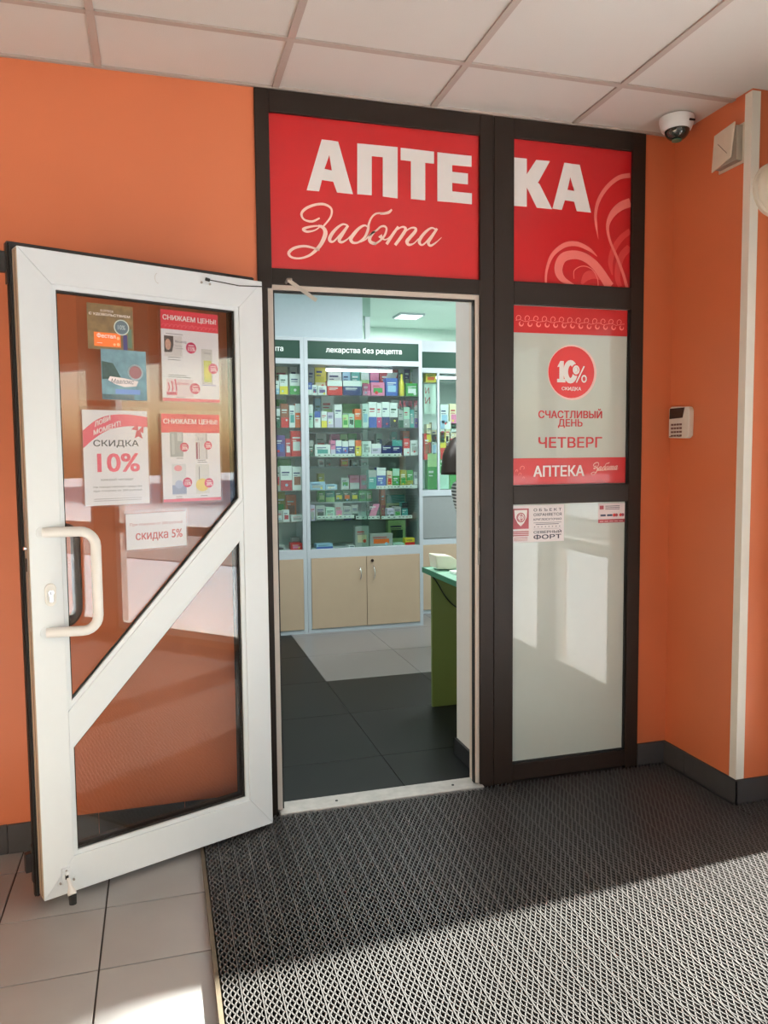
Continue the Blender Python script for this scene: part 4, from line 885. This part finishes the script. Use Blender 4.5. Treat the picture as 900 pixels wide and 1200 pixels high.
ORD = ['leftmost','second from left','third from left','fourth from left','fifth from left','sixth from left','seventh from left','eighth from left','ninth from left','tenth from left','eleventh from left','twelfth from left','thirteenth from left','fourteenth from left','fifteenth from left','sixteenth from left','seventeenth from left']
SHN = {1: 'top shelf', 2: 'second shelf', 3: 'third shelf', 4: 'fourth shelf', 5: 'fifth shelf', 6: 'case floor'}
CN = {'m': 'middle case', 'l': 'left case', 'r': 'right case'}
PN = {'low': 'base', 'top': 'top', 'mid': 'panel', 'diag': 'flash'}
def med_box(w_, h_, d_, c1_, c2_, pat, seed):
    rr = random.Random(seed); q = MB(); a, b_ = flat(PAL[c1_], .4), flat(PAL[c2_], .4); q.box(-w_/2, w_/2, 0, d_, 0, h_, a); e = -.0006
    if pat == 'low': q.rect(-w_/2, w_/2, 0, h_*.42, e, b_)
    elif pat == 'top': q.rect(-w_/2, w_/2, h_*.62, h_, e, b_)
    elif pat == 'mid': q.rect(-w_*.34, w_*.34, h_*.22, h_*.58, e, b_)
    else: q.prism([(-w_*.5, h_*.1), (w_*.1, h_*.1), (w_*.5, h_*.9), (-w_*.05, h_*.9)], e, 0, b_)
    t_ = flat(PAL['white'] if sum(PAL[c1_]) < 420 else rr.choice([PAL['navy'], PAL['dark green'], PAL['crimson']]), .4)
    z_ = h_*(.70 if pat != 'top' else .45); q.rect(-w_*.38, w_*rr.uniform(.1, .38), z_, z_+h_*.06, -.0009, t_); q.rect(-w_*.38, w_*rr.uniform(-.1, .25), z_-h_*.09, z_-h_*.06, -.0009, t_)
    if rr.random() < .6: q.disc(w_*rr.uniform(-.2, .25), h_*rr.uniform(.15, .35), min(w_, h_)*.13, -.0012, flat(rr.choice([PAL['white'], PAL['yellow'], PAL['red'], PAL['light blue']]), .4), 10)
    return q
byrow = {}
for rec in BX: byrow.setdefault((rec[0], rec[1], rec[2]), []).append(rec)
seed = 0
for (cs, sh, row), recs in byrow.items():
    recs.sort(key=lambda t_: t_[3]); last = -9
    y0 = (YF if cs != 'r' else 3.40)+.045+(.16 if row else 0.0)
    for k, rec in enumerate(recs):
        xa, zt = at(rec[3], rec[5], y0); xb, _ = at(rec[4], rec[5], y0); xa = max(xa, last+.002)
        lo_, hi_ = {'m': (1.102, 2.008), 'l': (.145, 1.066), 'r': (2.122, 3.0)}[cs]
        xa = max(xa, lo_); xb = min(xb, hi_); last = xb
        zb = SHELFZ[(cs, sh)]
        if cs == 'r' and rec[3] == 499: zb = 1.99
        h_ = max(zt-zb, .014); w_ = max(xb-xa, .02); seed += 1
        d_ = .10 if h_ < .05 else .07
        nm = 'bottle' if (rec[6], rec[3]) == ('yellow', 469) else 'medicine_box'
        o = med_box(w_, h_, d_, rec[6], rec[7], rec[8], seed).build(nm)
        if nm == 'bottle':
            bpy.data.objects.remove(o); q = MB(); q.lathe([(w_*.45, 0), (w_*.5, .01), (w_*.5, h_*.6), (w_*.2, h_*.78), (w_*.2, h_)], (0, .035, 0), 16, material=flat(PAL['yellow'])); o = q.build('bottle', smooth=True)
        o.location = ((xa+xb)/2, y0, zb)
        shape = 'tall' if h_ > 1.6*w_ else ('flat wide' if w_ > 1.8*h_ else '')
        rown = ('back row, ' if row else 'front row, ') if (cs, sh, 1) in byrow else ''
        pos = ORD[k] if k < len(recs)-1 or len(recs) == 1 else 'rightmost'
        lab = f"{shape} {rec[6]} {'bottle' if nm == 'bottle' else 'box'} with {rec[7]} {PN[rec[8]]}, {pos}, {rown}{SHN[sh]}, {CN[cs]}".strip()
        if len(lab.replace(',', ' ').split()) > 16 and shape: lab = lab[len(shape):].strip()
        tag(o, lab, nm.replace('_', ' '), 'medicine boxes in the glass cases')
# risers with the green tea cartons and small boxes
case_m = [o for o in bpy.data.objects if o.get('label', '').startswith('tall glass-fronted')][0]
def in_case(mb, name, m): 
    o = mb.build(name, m, case_m); return o
def cx_(px, py, Y): return at(px, py, Y)[0]-1.555
for (n_, a, b_, py, Y) in RIS:
    z_ = at(a, py, Y)[1]; in_case(MB().box(cx_(a, py, Y), cx_(b_, py, Y), Y-YF, YBK-YF-.004, z_-.012, z_), 'riser_shelf', ALU)
for k, (a, b_, tp, c1_, c2_) in enumerate(((373, 380, 538, 'white', 'black'), (381, 388, 538, 'grey', 'black'), (399.5, 408, 537, 'orange', 'yellow'), (412, 419, 539, 'dark green', 'white'), (423, 431, 539, 'grey', 'dark green'))):
    Y = 3.215; xa, zt = at(a, tp, Y); xb = at(b_, tp, Y)[0]; zb = at(363, 547, 3.20)[1]
    o = med_box(xb-xa, max(zt-zb, .04), .06, c1_, c2_, 'mid', 900+k).build('medicine_box'); o.location = ((xa+xb)/2, Y, zb)
    tag(o, f'small {c1_} box, {c2_} panel, {ORD[k]}, riser above fourth shelf, middle case', 'medicine box', 'medicine boxes in the glass cases')
zr = at(400, 588, 3.12)[1]
in_case(MB().box(cx_(363, 588, 3.12), cx_(437, 588, 3.12), 3.12-YF, YBK-YF-.004, zr-.01, zr).box(cx_(363, 588, 3.12), cx_(437, 588, 3.12), .2, .21, .871, zr-.01), 'riser_shelf', ALU)
for k, (a, b_, c1_, c2_) in enumerate(((373, 381, 'green', 'pale green'), (381.5, 392, 'teal', 'pale green'), (392.5, 402, 'dark green', 'yellow'), (402.5, 411, 'dark green', 'orange'), (411.5, 420, 'dark green', 'yellow'), (420.5, 429, 'green', 'dark green'), (429.5, 436, 'green', 'beige'))):
    Y = 3.135; xa, zt = at(a, 575, Y); xb = at(b_, 575, Y)[0]
    o = med_box(xb-xa, zt-zr, .08, c1_, c2_, 'mid' if k != 1 else 'low', 950+k).build('herbal_tea_box'); o.location = ((xa+xb)/2, Y, zr)
    tag(o, f'{c1_} tea box, {c2_} panel, {ORD[k]}, riser above fifth shelf, middle case', 'medicine box', 'herbal tea boxes on the riser')
# shelf-front price strips
for (py, segs) in ((533.5, ((372, 388), (389, 416), (424, 470))), (571, ((441, 489),)), (606.5, ((372, 415), (417, 430), (431, 445), (447, 483)))):
    for a, b_ in segs:
        Y = YF+.038; z_ = at(a, py, Y)[1]; q = MB().box(cx_(a, py, Y), cx_(b_, py, Y), .036, .038, z_-.014, z_+.012, flat((206, 214, 210)))
        xx = cx_(a, py, Y)+.006
        while xx < cx_(b_, py, Y)-.02: q.rect(xx, xx+random.uniform(.008, .018), z_-.004, z_+.003, .0355, flat((90, 96, 100))); xx += random.uniform(.025, .05)
        in_case(q, 'price_strip', None)
# reflected red letters painted on the case glass; the card in the right case
q = MB()
for s_, a, b_ in (('А', 467.5, 471.5), ('К', 473.5, 477), ('Ц', 480, 483), ('И', 486, 489)):
    x0, z0 = at(a, 477, YF); x1, z1 = at(b_, 469, YF); add_text(q, s_, x0-1.555, x1-1.555, z0, z1, .0115, flat((150, 70, 80)), bold=.0)
in_case(q, 'reflected_lettering', None)
x0, z1 = at(497, 450, 3.46); x1, z0 = at(511, 485, 3.46)
cdx = tag(empty('letter_card', ((x0+x1)/2, 3.46, (z0+z1)/2)), 'pale mint card with red letters hanging in the right case', 'card'); w_, h_ = x1-x0, z1-z0
MB().box(-w_/2, w_/2, 0, .003, -h_/2, h_/2).build('card', flat((196, 216, 206)), cdx)
q = MB(); add_text(q, 'И', -w_*.42, -w_*.08, h_*.18, h_*.38, -.0006, flat((160, 50, 60)), bold=.0); add_text(q, 'И', -w_*.42, w_*.0, -h_*.16, h_*.06, -.0006, flat((160, 50, 60)), bold=.0); q.build('lettering', None, cdx)
# lower part of the right case
rc = [o for o in bpy.data.objects if o.get('label', '').startswith('third case')][0]; rcx = rc.location.x
MB().box(2.135-rcx, 3.02-rcx, -.01, .38, 1.02, 1.07).build('ledge', ALU, rc); MB().box(2.135-rcx, 3.02-rcx, -.004, .012, .655, 1.02).build('grey_panel', mat('grey_case_panel', srgb(136, 142, 142), rough=.5), rc)
for z_ in (1.593, 1.48, 1.33): MB().box(2.122-rcx, 3.03-rcx, .035, .40, z_-.008, z_).build('glass_shelf', SHELFGLASS, rc)
MB().box(at(512.6, 500, 3.4)[0]-rcx, at(515, 500, 3.4)[0]-rcx, -.004, .02, 1.07, 2.06).build('upright', ALU, rc)
# desk end with card terminal
dk = tag(empty('desk', (1.40, 1.17, 0)), 'desk with a green edged top and olive green end panel inside the doorway', 'desk')
MB().box(0, 1.1, -.62, 0, .728, .75).build('desk_top', mat('mint_desktop', srgb(150, 200, 176), rough=.35), dk)
q = MB(); q.box(-.004, 0, -.62, 0, .724, .752).box(-.004, 1.1, 0, .004, .724, .752).box(-.004, 1.1, -.624, -.62, .724, .752); q.build('edge_band', mat('green_edge', srgb(24, 112, 84), rough=.35), dk)
MB().box(.006, 1.09, -.135, -.115, 0, .728).build('end_panel', mat('olive_green_panel', srgb(104, 118, 56), rough=.5, noise=.03), dk)
MB().box(1.06, 1.08, -.115, -.01, 0, .728).build('leg_panel', _mats['olive_green_panel'], dk)
tm = tag(empty('card_terminal', (1.40, 1.0, .752)), 'small cream countertop device standing on the green desk', 'device')
pts = [at(px, py, 1.02) for px, py in ((510, 648.5), (529, 649.5), (538, 655.5), (540, 661), (531, 665.5), (512, 664.5))]; zb = min(p[1] for p in pts)
MB().prism([(p[0]-1.40, p[1]-zb+.0) for p in pts], .02, .13).build('housing', mat('cream_plastic', srgb(224, 220, 202), rough=.4), tm, bevel=.005)
MB().lathe([(.006, .014), (.006, .0195)], (at(536.5, 659, 1.02)[0]-1.40, 0, at(536.5, 659, 1.02)[1]-zb), 10, 'y').build('socket', BLACK, tm)
pc = tag(MB().box(-.03, .05, -.04, .04, 0, .012).build('paper_slip', WHITE), 'small white slip on the green desk before the cream device', 'paper'); pc.location = (1.50, .90, .7515)
cbp = [(1.405, 1.026, .722)]+[(at(px, py, 1.026)[0], 1.026, at(px, py, 1.026)[1]) for px, py in ((512, 682), (520, 696), (528, 706), (536, 712), (545, 716))]
tag(MB().tube(spline(cbp, 4), .0035, 7).build('cable', mat('dark_cable', srgb(36, 44, 26), rough=.5)), 'dark cable sagging across the olive desk panel', 'cable')

# ---------------------------------------------------------------- seated pharmacist, nearly hidden by the return wall
def skin(name, nodes, edges, m, parent, sub=2):
    me = bpy.data.meshes.new(name); me.from_pydata([n_[:3] for n_ in nodes], edges, []); me.materials.append(m)
    o = bpy.data.objects.new(name, me); COL.objects.link(o); o.parent = parent
    sk = o.modifiers.new('skin', 'SKIN'); sk.use_smooth_shade = True
    lay = me.skin_vertices[0] if me.skin_vertices else None
    if lay is None:
        bm = bmesh.new(); bm.from_mesh(me); bm.verts.layers.skin.verify(); bm.to_mesh(me); bm.free(); lay = me.skin_vertices[0]
    for i, n_ in enumerate(nodes): lay.data[i].radius = (n_[3], n_[4] if len(n_) > 4 else n_[3])
    lay.data[0].use_root = True
    s_ = o.modifiers.new('sub', 'SUBSURF'); s_.levels = sub; s_.render_levels = sub
    return o
D = .13
LEAN = lambda y_, z_: y_-.35*max(0, z_-(.74+D))
pr = tag(empty('person', (2.165, 2.2, 0), -math.pi/2), 'seated person with dark bobbed hair and a black and white striped top', 'person')
SK = mat('skin', srgb(214, 168, 144), rough=.5)
N = [(0,0,.56+D,.12,.10),(0,0,.74+D,.11,.085),(0,.01,.93+D,.13,.09),(0,.01,1.04+D,.055),(0,.02,1.09+D,.045),(0,.05,1.15+D,.062,.07),(0,.05,1.22+D,.075,.085),(0,.04,1.29+D,.06,.07)]; Ed = [(i, i+1) for i in range(7)]
def add(par, pts):
    for p in pts:
        N.append(p); Ed.append((par, len(N)-1)); par = len(N)-1
    return par
for s_ in (-1, 1):
    e_ = add(2, [(s_*.16,.01,1.00+D,.052),(s_*.20,.03,.78+D,.040),(s_*.16,.24,.68+D,.028),(s_*.15,.30,.67+D,.030)])
    for k, (dx, ln) in enumerate(((-.03,.07),(-.01,.085),(.01,.08),(.028,.065))): add(e_, [(s_*.15+dx*.9,.335,.672+D,.009),(s_*.15+dx,.335+ln*.5,.668+D,.0085),(s_*.15+dx*1.1,.335+ln,.655+D,.007)])
    add(e_, [(s_*.115,.31,.665+D,.010),(s_*.10,.34,.658+D,.008)])
    add(0, [(s_*.09,.05,.54+D,.088),(s_*.10,.42,.54+D,.062),(s_*.10,.40,.30+D,.05),(s_*.10,.40,.09+D,.036),(s_*.10,.47,.045+D,.035),(s_*.10,.54,.035+D,.026)])
N = [(n_[0], LEAN(n_[1], n_[2]), *n_[2:]) for n_ in N]
skin('body', N, Ed, SK, pr)
ST = bpy.data.materials.new('striped_knit'); ST.use_nodes = True; nt = ST.node_tree; tc = nt.nodes.new('ShaderNodeTexCoord'); wv = nt.nodes.new('ShaderNodeTexWave'); wv.bands_direction = 'Z'; wv.inputs['Scale'].default_value = 13
cr = nt.nodes.new('ShaderNodeValToRGB'); cr.color_ramp.interpolation = 'CONSTANT'; cr.color_ramp.elements[0].color = (.03,.03,.035,1); cr.color_ramp.elements[1].position = .5; cr.color_ramp.elements[1].color = (.7,.7,.68,1)
nt.links.new(tc.outputs['Object'], wv.inputs['Vector']); nt.links.new(wv.outputs['Fac'], cr.inputs[0]); nt.links.new(cr.outputs[0], nt.nodes['Principled BSDF'].inputs['Base Color'])
TN = [(0,0,.60+D,.14,.12),(0,0,.74+D,.125,.10),(0,.01,.93+D,.142,.105),(0,.01,1.05+D,.068)]; TE_ = [(0,1),(1,2),(2,3)]
for s_ in (-1, 1):
    b_ = len(TN); TN += [(s_*.16,.01,1.00+D,.064),(s_*.20,.03,.78+D,.052),(s_*.17,.20,.70+D,.040)]; TE_ += [(2,b_),(b_,b_+1),(b_+1,b_+2)]
TN = [(n_[0], LEAN(n_[1], n_[2]), *n_[2:]) for n_ in TN]
skin('striped_top', TN, TE_, ST, pr)
TN = [(0,0,.56+D,.13,.12)]; TE_ = []
for s_ in (-1, 1):
    b_ = len(TN); TN += [(s_*.09,.05,.54+D,.096),(s_*.10,.42,.54+D,.072),(s_*.10,.40,.30+D,.06),(s_*.10,.40,.12+D,.05)]; TE_ += [(0,b_),(b_,b_+1),(b_+1,b_+2),(b_+2,b_+3)]
skin('trousers', TN, TE_, mat('dark_trousers', srgb(40, 42, 52), rough=.8), pr)
HR = mat('dark_hair', srgb(40, 30, 24), rough=.45, noise=.3, nscale=60, stretch=(8, 8, 1))
q = MB(); b_ = 0; nr, nsg = 12, 24
for i in range(nr+1):
    f_ = i/nr; z_ = 1.345+D+.02-f_*.26
    for k in range(nsg):
        a = 2*math.pi*k/nsg; R_ = .094*min(1, math.sin(min(f_*2.6+.12, math.pi/2))**.6)*(1+.22*f_); fx, fy = math.cos(a), math.sin(a)
        front = fy > .45 and f_ > .38
        rr_ = R_*(.62 if front else 1.0); q.v.append((fx*rr_, .025-.165+fy*rr_*1.12, z_))
for i in range(nr):
    for k in range(nsg):
        k2 = (k+1) % nsg; a_ = 2*math.pi*(k+.5)/nsg
        if math.sin(a_) > .62 and i/nr > .36: continue
        q.face([i*nsg+k, i*nsg+k2, (i+1)*nsg+k2, (i+1)*nsg+k])
q.face(list(range(nsg)))
hr = q.build('hair', HR, pr, smooth=True); sm = hr.modifiers.new('solid', 'SOLIDIFY'); sm.thickness = .008
q = MB()
for s_ in (-1, 1): q.lathe([(.002,-.008),(.010,-.003),(.011,0),(.002,.004)], (s_*.030, .128, 1.235+D), 12, 'y', flat((230,228,224))); q.lathe([(.005,0),(.004,.005)], (s_*.030, .128, 1.235+D), 10, 'y', flat((50,36,28)))
q.build('eyes', None, pr).location = (0, -.175, 0)
q = MB(); q.tube([(0,.125,1.235+D),(0,.142,1.205+D),(0,.132,1.195+D)], [.006,.012,.009], 8); q.build('nose', SK, pr, smooth=True).location = (0, -.175, 0)
q = MB(); q.tube([(-.022,.118,1.165+D),(-.01,.126,1.163+D),(.01,.126,1.163+D),(.022,.118,1.165+D)], [.002,.006,.006,.002], 8); q.build('mouth', flat((170,90,86)), pr, smooth=True).location = (0, -.175, 0)
q = MB()
q.ribbon([(.0+.010*math.cos(t_), .012*math.sin(t_)) for t_ in np.linspace(0,6.28,14)], .002, 0)
er = q.build('earring', mat('gold', (.8,.6,.25), rough=.3, metal=1), pr); er.location = (.105, -.16, 1.115+D); er.rotation_euler = (0, 0, math.pi/2)
sl_ = tag(empty('stool', (2.165, 2.2, 0)), 'round dark stool under the seated person', 'stool')
MB().lathe([(.17, 0), (.18, .02), (.175, .05), (.14, .06)], (0, 0, .50), 24).build('seat', mat('dark_seat', srgb(50, 48, 50), rough=.5), sl_, smooth=True)
MB().tube([(0, 0, .05), (0, 0, .52)], .022, 12).build('column', CHROME, sl_)
for k in range(5):
    a = 2*math.pi*k/5; MB().tube([(0, 0, .05), (.24*math.cos(a), .24*math.sin(a), .03), (.24*math.cos(a), .24*math.sin(a), 0.002)], [.018, .014, .014], 8).build('leg', BLACK, sl_)
MB().tube([(.13*math.cos(t_), .13*math.sin(t_), .2) for t_ in np.linspace(0, 6.2832, 25)], .008, 6, cap=False).build('foot_ring', CHROME, sl_)
# ---------------------------------------------------------------- outside, seen only as reflections or, behind the vestibule, not at all
SNOW = mat('snow', srgb(236, 238, 242), rough=.8, noise=.04, nscale=.6, bump=.3, bscale=3)
o = MB().box(2.46, 70, -45, 35, -.3, -.14).build('snowy_ground', SNOW); struct(o, 'snow covered ground outside')
o = MB().box(-40, 2.46, -45, -4.73, -.3, -.14).build('added_dark_ground', mat('asphalt', srgb(78, 76, 76), rough=.8, noise=.2, nscale=3)); struct(o, 'unseen dark asphalt added behind the vestibule to cut bounced light')  # unseen ground, added dark so less light bounces up to the ceiling
o = MB().box(6.4, 9.5, -45, 35, -.139, -.13).build('cleared_road', mat('wet_road', srgb(110, 106, 104), rough=.5, noise=.2, nscale=2)); struct(o, 'cleared road outside')
bl = tag(empty('apartment_building', (38, -6, -.14)), 'long low pale building across the snowy yard, seen only in reflections', 'building')
MB().box(0, 8, -24, 24, 0, 6.5).build('wall', mat('pale_facade', srgb(206, 196, 180), rough=.8, noise=.1, nscale=.5), bl); MB().box(-.3, 8.3, -24.3, 24.3, 6.5, 6.9).build('roof', SNOW, bl)
for z_ in (1.3, 4.1):
    for k in range(14): MB().box(-.04, 0, -22.5+k*3.3, -21.0+k*3.3, z_, z_+1.5).build('window', mat('far_window', srgb(70, 80, 90), rough=.1), bl)
